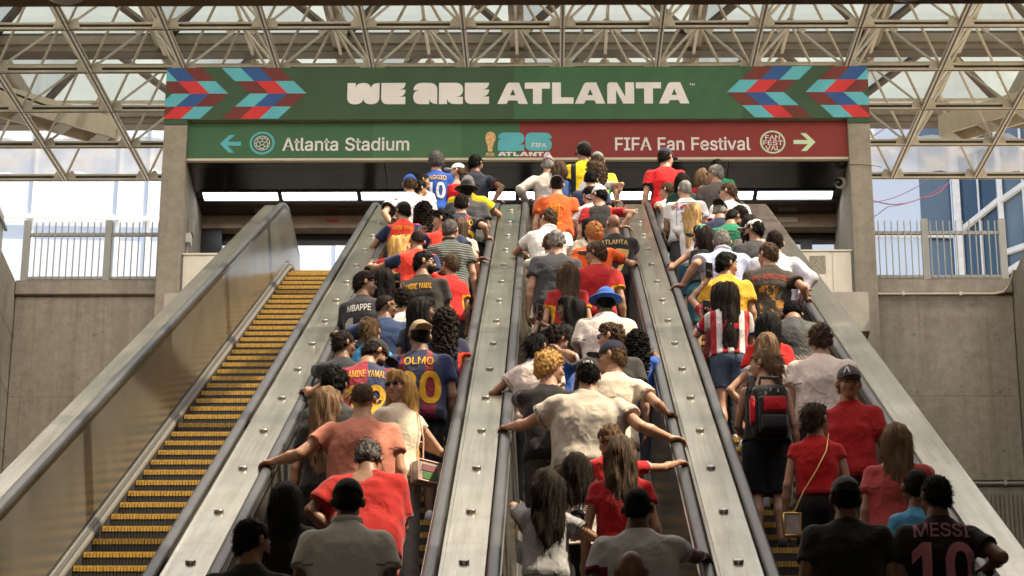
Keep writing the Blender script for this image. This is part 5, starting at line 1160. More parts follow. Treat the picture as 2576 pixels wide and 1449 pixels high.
        if col_ or shirt == 'polo':
            dn = np.linalg.norm((ce-U((0, -.012, 1.488)))*np.array((1, 1, 1.3)), axis=1); mi[dn < .088*s] = 3
        me = to_mesh('shirt', [(V, F, mi)], mats); so_ = link('shirt' if shirt not in ('dress',) else 'long_shirt', me, root)
        if shirt == 'polo':
            m = MB(); ring = []
            for a in range(19):
                t = math.pi*(-.15+1.3*a/18)+0; ring.append(U((.072*math.cos(t+math.pi)*1.0, -.018-.066*math.sin(t+0)*1.0, 1.495)))
            m.tube(ring, .018*s, 8); link('collar', m.mesh('collar', cloth_mat(col_ or c)), root)
        items = []
        for tx in text:
            st_, zc, hh_, colr = tx[:4]; xs_ = tx[4] if len(tx) > 4 else .8; ar = tx[5] if len(tx) > 5 else 0; xo = tx[6] if len(tx) > 6 else 0.
            v_, f_ = glyph_text(st_, hh_*s, xs_, .004 if xs_ < .6 else .016 if hh_ < .1 else .045, ar); items.append((v_, f_, zc*s, xo*s, cloth_mat(colr), 'lettering'))
        for lg_ in logo or (): items += LOGO(lg_, s)
        if items: print_on(so_, me, items)
    # ---- legs wear
    if legs:
        f = Field(.0155*max(s, .8)); pm_ = {'pants': (.06, .024), 'jeans': (.06, .014), 'leggings': (.09, .006), 'shorts': (.50, .032), 'skirt': (.5, .02), 'mini': (.64, .012), 'wide': (.05, .045)}[legs]
        f.ell(np.array((0, -.004, .935))*s, np.array((.166*bw*(1.03 if fem else 1), .120*bw, .135))*s, .05)
        for sd in (-1, 1):
            q0, q1, q2 = np.array((sd*hipx, 0, .88))*s, np.array((sd*.095, .012, .485))*s, np.array((sd*.10, -.03, .08))*s; g = pm_[1]*s
            f.cone(q0, q1, .088*s*(.6+.4*bw)+g*.7, .058*s+g, .03); f.cone(q1, q2, .058*s+g, .040*s+g, .02)
        if legs == 'skirt': f.cone(np.array((0, 0, .9))*s, np.array((0, 0, .5))*s, .16*s, .20*s, .05)
        w1 = sines(rng, 16, .004, 6, (1, 1, .8)); f.warp(w1); f.half((0, 0, pm_[0]*s), (0, 0, -1)); f.half((0, 0, 1.02*s), (0, 0, 1))
        V, F = f.mesh(); link({'jeans': 'jeans', 'shorts': 'shorts', 'mini': 'shorts', 'skirt': 'skirt'}.get(legs, 'trousers'), to_mesh('trousers', [(V, F, 0)], [cloth_mat(lc, 'denim' if legs == 'jeans' else None)]), root)
    for sd in (-1, 1):
        f = Field(.012*s); cx = sd*.10*s
        f.ell((cx, .045*s, .045*s), (.043*s, .125*s, .042*s), .02); f.ell((cx, -.04*s, .07*s), (.038*s, .055*s, .055*s), .03); f.half((0, 0, .002), (0, 0, -1))
        V, F = f.mesh(); mi = (V[F].mean(1)[:, 2] < .022*s).astype(int); link('shoe', to_mesh('shoe', [(V, F, mi)], [cloth_mat(shoe), plain('shoe_sole', (.5, .48, .45), .6)]), root)
    # ---- hair
    curly = hair in ('curly', 'curlylong', 'afro', 'wavycurl'); hm = hair_mat(hc, curly)
    if hair != 'bald':
        f = Field(.0098*hs); inf = {'buzz': .004, 'short': .012, 'mid': .018, 'curly': .026, 'afro': .034, 'thin': .005, 'spiky': .018}.get(hair, .013)
        rr = np.array((.076+inf*.75, .096+inf, .098+inf))*hs
        f.ell(Hd((0, -.014, .024)), rr, .02, HR_)
        f.ell(Hd((0, -.045, -.035)), np.array((.066+inf*.6, .055+inf, .065))*hs, .03, HR_)
        # face cut away in front of the hairline, neck below the nape
        nf = HR_@np.array((0, .66, -.75)); f.half(Hd((0, .072 if hair != 'thin' else .05, .052 if hair != 'thin' else .075)), nf)
        if hair in ('short', 'buzz', 'thin', 'spiky', 'mid', 'curly'): f.half(Hd((0, -.06, -.088 if hair not in ('buzz', 'thin') else -.078)), HR_@np.array((0, .45, -.9)))
        for sd in (-1, 1):
            if hair in ('short', 'buzz', 'thin', 'spiky', 'mid', 'pony', 'bun'): f.ell(Hd((sd*.092, -.003, -.012)), np.array((.026, .027, .042))*hs, 0, HR_, True)
        if hair == 'thin': f.ell(Hd((0, -.03, .13)), np.array((.05, .07, .045))*hs, 0, HR_, True)
        if hair in ('mid', 'spiky', 'wavycurl', 'long', 'wavylong', 'curlylong', 'bob'): f.ell(Hd((0, .045, .10)), np.array((.058, .05, .03))*hs, .03, HR_)
        dn = UP@np.array((0, 0, -1.)); bk = unit(UP@np.array((0, -1., 0))+.9*(HR_@np.array((0, -1., 0)))*np.array((1, 1, 0)))
        if hair in ('long', 'wavylong', 'curlylong', 'bob'):
            LL = hl if hair != 'bob' else .12; wx = {'curlylong': 1.22, 'bob': 1.02, 'wavylong': 1.10}.get(hair, 1.)
            a = Hd((0, -.045, -.02)); q = [a+dn*LL*t+bk*(.03+.03*min(1, t*2))*s for t in (0, .35, .7, 1.)]
            f.ell(q[0], (.094*wx*hs, .078*hs, .115*hs), .04, UP)
            for i, (wd, dp) in enumerate(((.102, .062), (.104, .050), (.086, .036))):
                m_ = (q[i]+q[i+1])/2; f.ell(m_, (wd*wx*hs, dp*hs, .05+LL*.26), .05, UP)
            f.ell(q[3], (.062*wx*hs, .028*hs, .03+LL*.16), .04, UP)
            for sd in (-1, 1): f.cone(Hd((sd*.070, -.01, .02)), Hd((sd*.084, -.015, -.12 if hair != 'bob' else -.08)), .024*hs, .030*hs, .03)
        if hair == 'pony': a = Hd((0, -.105, .04)); f.cone(Hd((0, -.09, .045)), a+HR_@np.array((0, -.03, 0)), .028*hs, .026*hs, .02); f.cone(a+HR_@np.array((0, -.03, 0)), a+dn*.10+bk*.05, .030*hs, .034*hs, .02); f.cone(a+dn*.10+bk*.05, a+dn*(hl)+bk*.04, .034*hs, .016*hs, .02)
        if hair == 'bun': f.ell(Hd((0, -.125, .03)), (.042*hs, .038*hs, .040*hs), .012)
        am_, fq = {'curly': (.0075, 190), 'afro': (.009, 170), 'curlylong': (.0105, 165), 'wavycurl': (.0075, 120), 'wavylong': (.0075, 85), 'long': (.0052, 120), 'bob': (.005, 120), 'mid': (.0055, 130), 'spiky': (.0065, 150), 'short': (.0045, 190), 'pony': (.004, 130), 'bun': (.003, 130)}.get(hair, (.0015, 200))
        n1 = sines(rng, fq, am_, 13, (1, 1, 1 if curly else .8 if hair in ('short', 'mid', 'spiky', 'buzz', 'thin') else .22)); n2 = sines(rng, fq*1.9, am_*.5, 10, (1, 1, 1 if curly else .12)); f.warp(lambda a, b, c_: n1(a, b, c_)+n2(a, b, c_))
        V, F = f.mesh(); pr_ = [(V, F, 0)]
        if len(V):
            fw_ = HR_@np.array((0, 1., 0)); up_ = HR_@np.array((0, 0, 1.)); kp = (lambda Q: ((Q-HC)@up_ < .015*hs)) if cap else None
            kf = lambda Q: ((((Q-HC)@fw_ < .055*hs) | ((Q-HC)@up_ > .06*hs)) & (kp(Q) if kp else True))
            if hair in ('long', 'wavylong', 'bob', 'pony', 'bun'): pr_.append((*strands(rng, V, F, 1500, .085*hs, .0036, lambda P, N, r: dn*1.0+r.normal(0, .16, P.shape)-N*(N@dn)[:, None]*.7 if hair not in ('pony', 'bun') else -fw_*.45+dn*.8+r.normal(0, .2, P.shape)-N*(N@dn)[:, None]*.6, kf), 0))
            elif curly: pr_.append((*strands(rng, V, F, 1500, .020*hs, .0045, lambda P, N, r: N*.5+r.normal(0, .7, P.shape), kf), 0))
            elif hair not in ('buzz', 'thin'): pr_.append((*strands(rng, V, F, 1300, .024*hs, .0032, lambda P, N, r: N*.25-up_*.6-fw_*.35+r.normal(0, .35, P.shape), kf), 0))
            else: pr_.append((*strands(rng, V, F, 700, .010*hs, .003, lambda P, N, r: N*.3-up_*.6+r.normal(0, .3, P.shape), kf), 0))
        if len(V): link('hair', to_mesh('hair', pr_, [hm]), root)
    if beard:
        f = Field(.009*hs); f.ell(Hd((0, .028, -.058)), np.array((.061, .070, .066))*hs, .02, HR_); f.half(Hd((0, 0, -.045)), HR_@np.array((0, -.1, 1.))); f.half(Hd((0, .005, 0)), HR_@np.array((0, -1., -.3)))
        f.warp(sines(rng, 120, .002, 5)); V, F = f.mesh()
        if len(V): link('beard', to_mesh('beard', [(V, F, 0)], [hair_mat(hc)]), root)
    if cap:
        f = Field(.0085*hs); fw = -1 if back else 1
        f.ell(Hd((0, -.012, .035)), np.array((.088, .110, .103))*hs, .01, HR_); cut = rotm(0, 0) ; f.half(Hd((0, 0, .030)), HR_@unit(np.array((0, -.10*fw, -1.))))
        if cap != 'bucket':
            if cap == 'cap': f.ell(Hd((0, fw*-.10, .036)), np.array((.036, .04, .022))*hs, 0, HR_, True)
            if back: f.ell(Hd((0, .10, .034)), np.array((.036, .04, .024))*hs, 0, HR_, True)
            f.ell(Hd((0, fw*.128, .034)), np.array((.072, .078, .010))*hs, .008, HR_@rotm(0, -.16*fw))
            f.ell(Hd((0, -.01, .139)), np.array((.009, .009, .007))*hs, .003, HR_)
        else: f.ell(Hd((0, -.005, .022)), np.array((.150, .168, .022))*hs, .03, HR_)
        V, F = f.mesh(); link('cap' if cap != 'bucket' else 'bucket_hat', to_mesh('cap', [(V, F, 0)], [cloth_mat(cc, cpat)]), root)
    if glasses:
        m = MB(); up_ = glasses == 'top'; dy, dz = (-.045, .094) if up_ else (0, 0); cl = glasses == 'clear'
        for sd in (-1, 1):
            if cl: m.tube([(sd*.034+.021*math.cos(a), .101+dy-.004*abs(math.cos(a)), .012+dz+.017*math.sin(a)) for a in [2*math.pi*i/12 for i in range(13)]], .0022, 5, 0)
            else: m.ball((sd*.034, .099+dy, .012+dz), (.026, .007, .0195), 0, 12, 8)
            m.bar((sd*.058, .094+dy, .018+dz), (sd*.079, .0+dy, .014+dz*.9), .004, .008, 0)
        m.bar((-.012, .103+dy, .018+dz), (.012, .103+dy, .018+dz), .004, .005, 0)
        m.v = [tuple(HC+HR_@(np.array(q)*hs)) for q in m.v]
        link('glasses' if cl else 'sunglasses', m.mesh('sunglasses', [M_gold if glasses == 'gold' else M_lens]), root)
    if ear:
        m = MB()
        for sd in (-1, 1): q = Hd((sd*.084, -.002, -.05)); m.ball(q, .012*hs, 0, 8, 6)
        link('earring', m.mesh('earring', [M_gold]), root)
    return root, dict(arms=arms, U=U, Hd=Hd, HR=HR_, s=s)
def W(root, p): return root.matrix_basis @ Vector(p)
def phone(pr, sd, label, colr=None, case=True):
    root, g = pr; S, E_, Wr, hd_, pn, curl = g['arms'][sd]; u = unit(unit(hd_)*.8+unit(Wr-E_)*.35)
    c = Wr+u*.085*g['s']+pn*.028; n = unit(pn); up = np.array((0, 0, 1.)); up = unit(up-n*(up@n)); xx = np.cross(up, n); c = c+up*.045
    o = MB().box((-.037, -.075, -.0045), (.037, .075, .0045), 0).box((-.033, -.070, .0046), (.033, .070, .0056), 1).build('phone', [colr or M_phone, M_phone], None, .003)
    M = Matrix((tuple(xx), tuple(up), tuple(n))).transposed().to_4x4(); M.translation = Vector(c)
    o.matrix_world = root.matrix_basis @ M; return tag(o, label, 'phone', 'phones held up by riders')

def LOGO(kind, s):
    def ringm(n, r0, r1, a0=0, a1=6.2832, ex=1., wob=None):
        V = []; F = []
        for i in range(n+1):
            a = a0+(a1-a0)*i/n; k_ = wob(a) if wob else 1
            for r in (r0, r1): V.append((r*k_*math.cos(a)*ex*s, r*k_*math.sin(a)*s, 0))
        F = [(2*i, 2*i+2, 2*i+3, 2*i+1) for i in range(n)]; return V, F
    def rect(x0, z0, x1, z1): return [(x0*s, z0*s, 0), (x1*s, z0*s, 0), (x1*s, z1*s, 0), (x0*s, z1*s, 0)], [(0, 1, 2, 3)]
    out = []
    if kind == 'tampa':
        m = cloth_mat('f0b030'); wb = lambda a: 1+.18*math.sin(3*a+.6)+.08*math.sin(7*a)
        out.append((*ringm(40, .105, .112, wob=wb, ex=.9), 1.20*s, -.02*s, m, 'print'))
        for i in range(7): out.append((*rect(-.07+.01*(i % 3), -.075+.024*i, .06-.012*(i % 2), -.070+.024*i), 1.20*s, -.02*s, m, 'print'))
        for x in (-.05, .0, .045): out.append((*rect(x, -.08, x+.005, .09), 1.20*s, -.02*s, m, 'print'))
    if kind == 'recycle':
        r = cloth_mat('c0202c'); b = cloth_mat('24408c')
        for a0 in (.5, 3.64):
            out.append((*ringm(14, .058, .082, a0, a0+2.0), 1.27*s, 0, r, 'print')); a = a0+2.0
            tip = [(.045*math.cos(a)*s, .045*math.sin(a)*s, 0), (.098*math.cos(a)*s, .098*math.sin(a)*s, 0), (.07*math.cos(a+.45)*s, .07*math.sin(a+.45)*s, 0)]
            out.append((tip, [(0, 1, 2)], 1.27*s, 0, r, 'print'))
        for q in ((-.12, -.24, .12, -.234), (-.12, .11, .12, .116), (-.123, -.24, -.117, .116), (.117, -.24, .123, .116)): out.append((*rect(*q), 1.27*s, 0, b, 'print'))
    if kind == 'aztec':
        m = cloth_mat('0e4c3c')
        for r0, r1 in ((.04, .05), (.08, .092), (.13, .142)): out.append((*ringm(30, r0, r1), 1.22*s, 0, m, 'print'))
        for i in range(16): a = i*.3927; out.append(([(r*math.cos(a+d)*s, r*math.sin(a+d)*s, 0) for r, d in ((.098, -.08), (.098, .08), (.124, .06), (.124, -.06))], [(0, 1, 2, 3)], 1.22*s, 0, m, 'print'))
    return out

PP = {}
def add(*a, **k): PP[a[4]] = person(*a, **k)
add(-1.593, 35.945, 16.693, 1.855, 'man with curly grey hair in blue jersey numbered 10 at the top', hair='afro', hc='dgrey', skin='light', c='1f4fa8', text=[('BAGGIO', 1.315, 0.062, 'e8b92a', 0.82, 0.15), ('10', 1.06, 0.2, 'dcdcdc', 0.75)], lc='c8b79a')
add(-1.049, 35.945, 16.693, 1.827, 'black haired man in navy shirt with maroon cuffs under the sign', hair='short', hc='black', skin='brown', c='1c2233', trim='5a2030', col_='5a2030', hy=-35, beard=True, Rr=('R', (-0.74, 35.755, 17.725)), lc='20222a')
add(-1.292, 35.945, 16.693, 1.689, 'woman in white cap and red off shoulder top looking left', sex='f', hair='pony', hc='brown', hl=0.3, skin='pale', shirt='offsh', c='c01822', cap='cap', cc='e6e4e0', hy=80, hp=-4, ear=True, lc='303038')
add(-1.759, 35.144, 16.237, 1.634, 'woman in white shirt with dark hair tied back facing right', sex='f', hair='bun', hc='black', skin='tan', c='e4e0da', hy=-75, ear=True, legs='jeans', lc='3a465c')
add(-1.734, 33.942, 15.543, 1.657, 'dark haired rider in glasses half hidden behind the blue cap', hair='mid', hc='black', skin='tan', c='d8d4ce', hy=-60, glasses='clear')
add(-1.828, 33.542, 15.312, 1.790, 'man in blue cap and white jersey with pink sleeve pattern', hair='short', hc='brown', skin='light', c='e2e0e4', pat='splash', trim='16161c', cap='cap', cc='2a62c0', hy=12, bulk=1.22, L=('R', (-2.03, 33.26, 16.304)), Rr=('D',), lo=1.4)
add(-1.087, 33.942, 15.543, 1.730, 'grey haired man in yellow jersey with arm on the handrail', hair='short', hc='silver', skin='tan', c='f0c818', trim='1c2a5c', bulk=1.2, Rr=('R', (-0.74, 34.3, 16.904)), L=('F',), lo=1.3)
add(-1.065, 32.741, 14.850, 1.816, 'man in black bucket hat and charcoal shirt', hair='buzz', hc='black', skin='dark', c='3a3c3e', cap='bucket', cc='1c1b1a', bulk=1.25, hp=-12, lean=4, Rr=('D',), L=('F',))
add(-1.090, 31.539, 14.156, 1.759, 'man in claret and blue jersey with black sleeves ending NHO', hair='short', hc='dark', skin='pale', c='8a1430', pat='barca', slv='24252b', text=[('NHO', 1.29, 0.075, 'e8c020', 0.7, 0.1, 0.07), ('0', 0.99, 0.22, 'e8c020', 0.8, 0, 0.11)], L=('P', (-1.242, 31.789, 15.673)), Rr=('R', (-0.74, 31.605, 15.348)))
add(-1.539, 31.539, 14.156, 1.662, 'woman with long curly dark hair in claret jersey near the top', sex='f', hair='curlylong', hc='dark', hl=0.4, skin='tan', c='8a1430', pat='barca', hy=-10)
add(-1.769, 31.139, 13.925, 1.726, 'man in black cap and red jersey numbered 19 with navy sleeves', hair='short', hc='black', skin='olive', c='e0331c', pat='spain', slv='222c52', cap='cap', cc='1a1919', hy=40, text=[('LAMINE YAMAL', 1.32, 0.055, 'f0b020', 0.44, 0.1), ('19', 1.0, 0.24, 'f0b020', 0.8)], L=('R', (-2.03, 31.44, 15.253)), lean=3)
add(-1.234, 29.937, 13.231, 1.758, 'man in red jersey with navy sleeves turning left, raised hand', hair='spiky', hc='black', skin='light', c='e0331c', pat='spain', slv='222c52', hy=70, yaw=8, L=('P', (-1.489, 30.037, 14.753)), Rr=('R', (-0.74, 29.575, 14.176)))
add(-1.055, 30.338, 13.462, 1.611, 'woman with straight brown hair behind the striped polo man', sex='f', hair='long', hc='brown', hl=0.35, skin='light', c='b8b0a8', hy=-20)
add(-1.678, 29.136, 12.769, 1.555, 'blonde woman with wavy hair and sunglasses on her head', sex='f', hair='wavylong', hc='gold', hl=0.42, skin='pale', c='d02a22', hy=-65, glasses='top', L=('R', (-2.03, 29.495, 14.13)))
add(-1.473, 28.736, 12.537, 1.692, 'balding man in red jersey with navy sleeves reaching left', hair='thin', hc='dark', skin='olive', c='e0331c', pat='spain', slv='222c52', bulk=1.12, hy=18, L=('R', (-2.03, 29.12, 13.913)), lean=4, beard=True)
add(-1.128, 29.136, 12.769, 1.743, 'man in dark striped polo shirt with greying short hair', hair='short', hc='dgrey', skin='light', shirt='polo', c='3c4442', pat='pinstripe', hy=-28, bulk=1.15, Rr=('D',), lc='3c4660', legs='jeans')
add(-1.068, 27.935, 12.075, 1.466, 'boy in red shirt leaning on the bearded man in black', sex='k', hair='short', hc='brown', skin='olive', c='c8201e', trim='d8a020', hy=10, yaw=25, L=('X', (-1.229, 27.935, 13.345)), Rr=('D',))
add(-1.284, 26.333, 11.150, 1.772, 'bearded man in black shirt with orange lettering and sunglasses', hair='short', hc='black', skin='olive', c='2b2725', hy=-78, beard=True, bulk=1.15, glasses='dark', text=[('LAMINE YAMAL', 1.29, 0.062, 'f0a818', 0.46, 0.1, -0.02), ('8', 0.99, 0.2, '6a1822', 0.8)], Rr=('F',), lc='c8bca8', yaw=-12)
add(-1.794, 25.131, 10.456, 1.738, 'man in charcoal jersey numbered 10 with sunglasses facing right', hair='short', hc='dark', skin='olive', c='33333a', hy=-62, yaw=-14, glasses='dark', text=[('MBAPPE', 1.29, 0.066, 'd8d4d0', 0.66, 0.1), ('10', 0.98, 0.23, 'b8b2ae', 0.8)], L=('F',))
add(-1.643, 25.932, 10.919, 1.644, 'woman with long greying dark hair holding up a phone', sex='f', hair='wavylong', hc='black', hl=0.36, skin='olive', c='5a1c1c', Rr=('P', (-1.503, 26.052, 12.418)))
add(-1.536, 24.330, 9.994, 1.632, 'heavy man in navy shirt and sunglasses, hand on left handrail', hair='thin', hc='dark', skin='brown', c='22365c', hy=-65, glasses='dark', bulk=1.28, L=('R', (-2.03, 24.705, 11.364)), Rr=('D',), lo=1.2)
add(-1.391, 24.731, 10.225, 1.623, 'young man with wavy dark hair in white shirt lettered RODR', hair='wavycurl', hc='dark', skin='olive', c='d6d2ca', text=[('RODRI', 1.29, 0.05, '26262c', 0.8, 0, -0.03)], hy=8)
add(-1.170, 23.930, 9.763, 1.667, 'smiling woman with long straight black hair facing right', sex='f', hair='long', hc='black', hl=0.5, skin='brown', c='20263a', hy=-62, yaw=-6)
add(-0.940, 23.529, 9.531, 1.633, 'woman with long curly dark hair in navy jersey with orange stripe', sex='f', hair='curlylong', hc='dark', hl=0.46, skin='tan', c='1d2440', trim='d0401c', Rr=('D',), lc='18181c')
add(-1.557, 22.728, 9.069, 1.676, 'blonde rider with hair in a bun, light blue top', sex='f', hair='bun', hc='lbrown', skin='light', c='3f8fc0', hy=-20)
add(-1.759, 22.328, 8.838, 1.629, 'man with short dark hair and glasses at the left handrail', hair='short', hc='dark', skin='brown', c='2c2e34', hy=-60, glasses='clear', L=('R', (-2.03, 22.94, 10.345)))
add(-1.085, 21.927, 8.606, 1.793, 'large man in backwards tan cap and claret jersey numbered 20', hair='buzz', hc='black', skin='brown', c='8a1430', pat='barca', slv='1c2350', bulk=1.25, cap='cap', cc='a08a6a', back=True, hy=18, text=[('OLMO', 1.315, 0.07, 'd8a018', 0.85, 0.2), ('20', 0.99, 0.25, 'c8981c', 0.85)], lc='141416', legs='shorts')
add(-1.496, 21.527, 8.375, 1.772, 'man in black cap, jersey halved red and navy, numbered 19', hair='short', hc='dark', skin='tan', c='9a1a30', pat='halves', slv='7c1830', trim='1c2444', bulk=1.2, cap='cap', cc='1c1b18', hy=-60, hp=28, beard=True, lean=6, text=[('LAMINE YAMAL', 1.315, 0.066, 'd8a838', 0.46, 0.2), ('19', 0.99, 0.24, 'd0a030', 0.85)], L=('R', (-2.03, 21.925, 9.759)))
add(-1.618, 19.925, 7.450, 1.753, 'man with curly black hair behind the long haired woman', hair='curly', hc='black', skin='brown', c='3a3c3c', hy=-25)
add(-1.634, 19.524, 7.219, 1.693, 'woman with long light brown hair and black top, sunglasses up', sex='f', hair='long', hc='lbrown', hl=0.5, skin='light', c='17171a', hy=-35, glasses='top', lc='1c1c20', L=('D',))
add(-1.353, 19.124, 6.988, 1.816, 'large man in salmon shirt stretching his arm to the handrail', hair='thin', hc='brown', skin='light', c='c07a66', bulk=1.3, L=('R', (-2.03, 19.25, 8.215)), Rr=('D',), lo=1.6, lc='4a4a4e')
add(-1.140, 19.925, 7.450, 1.731, 'blonde woman in sunglasses looking back over her shoulder', sex='f', hair='long', hc='gold', hl=0.62, skin='light', shirt='tee', sl=0.28, c='d8ccb6', glasses='dark', hy=116, yaw=38, hp=6, legs='wide', lc='8a8a84', L=('F',), Rr=('X', (-1.032, 20.075, 8.748)))
add(-1.229, 17.922, 6.294, 1.710, 'grey haired person in long bright red shirt bending forward', hair='wavycurl', hc='dgrey', skin='brown', shirt='dress', sl=0.75, c='9c100a', bulk=1.3, hp=14, lean=10, L=('A',), Rr=('F',), lo=2.0, lc='c01810')
add(-1.198, 15.920, 5.138, 1.847, 'man in black cap and pale grey polo shirt in the foreground', hair='buzz', hc='black', skin='dark', shirt='polo', c='d2d0ca', bulk=1.22, cap='full', cc='151413', hp=4, lc='202024')
add(-1.635, 16.721, 5.600, 1.637, 'woman with straight black hair and black top at lower left', sex='f', hair='long', hc='black', hl=0.26, skin='tan', c='131314', hy=-8, bulk=1.05)
add(-1.673, 15.119, 4.676, 1.801, 'bearded man with dark hair at the bottom left corner', hair='short', hc='black', skin='olive', c='2a2e2a', hy=-45, beard=True, bulk=1.1)
add(-0.034, 36.085, 16.760, 1.803, 'man in floral cap and pale grey long sleeves at the top', hair='buzz', hc='grey', skin='light', shirt='long', c='b8b0aa', cap='cap', cc='8a7c82', cpat='floral', bulk=1.06, L=('X', (-0.351, 36.185, 17.914)), Rr=('D',))
add(0.127, 36.085, 16.760, 1.722, 'person with brown hair in blue top behind the grey shirt', sex='f', hair='bob', hc='brown', skin='light', c='30508a')
add(0.468, 36.085, 16.760, 2.021, 'tall man in black cap and yellow and black jersey', hair='short', hc='dark', skin='olive', c='f0c416', pat='yellowblack', trim='1a1a1a', col_='1a1a1a', cap='cap', cc='19181a', hy=18, L=('D',), lc='26262a')
add(0.656, 36.085, 16.760, 1.860, 'rider in grey cap and yellow jersey with green cuffs', hair='short', hc='brown', skin='tan', c='eed640', trim='1f9a4c', cap='cap', cc='7c8486', Rr=('D',))
add(0.609, 35.684, 16.549, 1.748, 'woman with big curly brown hair and sunglasses in white shirt', sex='f', hair='curlylong', hc='brown', hl=0.2, skin='light', c='dcdad8', hy=62, glasses='dark', Rr=('R', (0.94, 35.56, 17.629)))
add(0.535, 34.483, 15.855, 1.750, 'man with black hair in navy shirt behind the white cap', hair='short', hc='black', skin='light', c='25304f', L=('D',), hp=5)
add(0.625, 32.880, 14.930, 1.718, 'man in white cap and glasses, black jersey with red stripes', hair='short', hc='black', skin='light', c='232325', slv='b01c24', cap='cap', cc='e4e2e4', back=False, hy=50, glasses='clear', Rr=('R', (0.94, 32.765, 16.018)), col_='d8d6d4', lean=3)
add(0.504, 33.281, 15.162, 1.641, 'dark haired rider tucked behind the white capped man', hair='mid', hc='black', skin='light', c='d8d8d8', hy=30)
add(0.081, 33.281, 15.162, 1.806, 'man in black cap and orange shirt with yellow drawing', hair='buzz', hc='dark', skin='pale', c='d05a22', bulk=1.18, cap='cap', cc='202020', back=True, L=('D',), Rr=('D',), text=[('TAMPA', 1.02, 0.035, 'f0b030', 0.8)], logo=['tampa'], lc='8a857c', lo=1.3)
add(-0.020, 30.077, 13.312, 1.790, 'man in white polo and sunglasses leaning on the left handrail', hair='short', hc='brown', skin='light', shirt='polo', c='e8e6e8', hy=45, bulk=1.2, glasses='dark', L=('E', (-0.35, 30.26, 14.602)), Rr=('D',), lean=6, lo=1.3)
add(0.453, 30.077, 13.312, 1.635, 'woman with straight dark hair beside the bald man', sex='f', hair='long', hc='black', hl=0.34, skin='light', c='c8bca8', hy=30, yaw=10)
add(0.719, 29.677, 13.081, 1.737, 'bald man in black jersey lettered ATLANTA with gold number 17', hair='bald', hc='black', skin='brown', c='222224', trim='a81c2a', hy=32, bulk=1.18, glasses='dark', text=[('ATLANTA', 1.31, 0.062, 'c8a868', 0.78), ('17', 0.99, 0.25, 'c8a868', 0.8)], Rr=('R', (0.94, 30.24, 14.56)), beard=False)
add(0.483, 28.876, 12.618, 1.731, 'ginger haired man in orange shirt with hand on right handrail', hair='curly', hc='ginger', skin='pale', c='ee5a20', hy=14, Rr=('R', (0.94, 29.33, 14.035)))
add(-0.006, 28.475, 12.387, 1.660, 'rider in striped long sleeved shirt behind the charcoal shirt', sex='f', hair='short', hc='brown', skin='light', shirt='long', c='d2ccc6', pat='hoops', L=('E', (-0.35, 28.97, 13.857)))
add(0.061, 27.674, 11.924, 1.820, 'man with salt and pepper hair in charcoal shirt', hair='short', hc='grey', skin='light', c='3a3c42', bulk=1.18, hy=-12, yaw=6, L=('D',), Rr=('D',), lc='18181a')
add(0.479, 27.274, 11.693, 1.729, 'man in checked cap with curly hair, maroon shirt trimmed yellow', hair='curly', hc='brown', skin='tan', c='a81c20', trim='e0a81c', col_='e0a81c', cap='cap', cc='b8ab9a', cpat='plaid', hy=68, glasses='clear', bulk=1.1, L=('F',), Rr=('D',))
add(0.164, 26.072, 11.000, 1.691, 'woman with very long brown hair in maroon shirt, white clip', sex='f', hair='wavylong', hc='brown', hl=0.46, skin='light', c='9c1a20', trim='e0a81c', sl=0.56, hy=15, L=('D',))
add(0.172, 24.070, 9.843, 1.651, 'woman in glasses with long black hair photographing to the left', sex='f', hair='wavylong', hc='black', hl=0.46, skin='brown', c='1c1b1c', hy=52, yaw=22, glasses='clear', L=('P', (-0.124, 24.27, 11.366)), Rr=('X', (-0.087, 24.35, 11.339)), lc='58666e', legs='jeans')
add(0.494, 23.669, 9.612, 1.804, 'man in blue bucket hat and white shirt with bare dark arms', hair='buzz', hc='black', skin='dark', c='dccfc6', cap='bucket', cc='2a5cb0', hy=12, col_='284a94', bulk=1.1, lo=1.6, L=('D',), lc='26262a')
add(0.021, 22.468, 8.918, 1.661, 'rider with curly dark hair and blue shirt leaning left', hair='curly', hc='dark', skin='tan', c='2f5fb4', trim='d8d4d2', hy=-40, hp=15, yaw=-10, Rr=('X', (0.081, 22.348, 10.285)))
add(-0.112, 22.067, 8.687, 1.648, 'woman with black hair bun and white shirt at left handrail', sex='f', hair='bun', hc='black', skin='tan', c='dccbc2', hy=-48, glasses='clear', L=('E', (-0.35, 22.065, 9.87)), Rr=('D',), bulk=1.12, lo=1.4)
add(0.518, 22.067, 8.687, 1.739, 'man with wavy brown hair and round sunglasses facing left', hair='wavycurl', hc='brown', skin='light', c='3a3836', hy=70, glasses='dark')
add(0.755, 23.269, 9.381, 1.460, 'woman with very curly black hair in blue jersey', sex='f', hair='curlylong', hc='black', hl=0.36, skin='brown', c='1f4fa0', Rr=('R', (0.94, 23.835, 10.862)), text=[('ENTO', 1.24, 0.05, 'b08a80', 0.8, 0, 0.05)])
add(0.494, 20.866, 7.994, 1.803, 'man in navy cap and sunglasses, cream shirt, looking left', hair='short', hc='lbrown', skin='light', c='dccdb8', cap='full', cc='37384c', hy=72, glasses='dark', Rr=('R', (0.94, 20.98, 9.214)), lc='1c1c20', lo=1.3)
add(-0.019, 20.465, 7.762, 1.788, 'blond curly haired man in black jersey trimmed red', hair='curly', hc='gold', skin='light', c='201e1f', trim='b02c20', hy=-62, L=('E', (-0.35, 21.115, 9.322)), lc='4a4640')
add(0.279, 20.065, 7.531, 1.813, 'large man in black cap lettered USA spreading both arms', hair='short', hc='black', skin='light', c='b5ada0', cap='cap', cc='161516', bulk=1.3, L=('R', (-0.35, 20.435, 8.899)), Rr=('R', (0.94, 20.07, 8.688)), lo=2.0, lc='2c2c30', logo=['usa'])
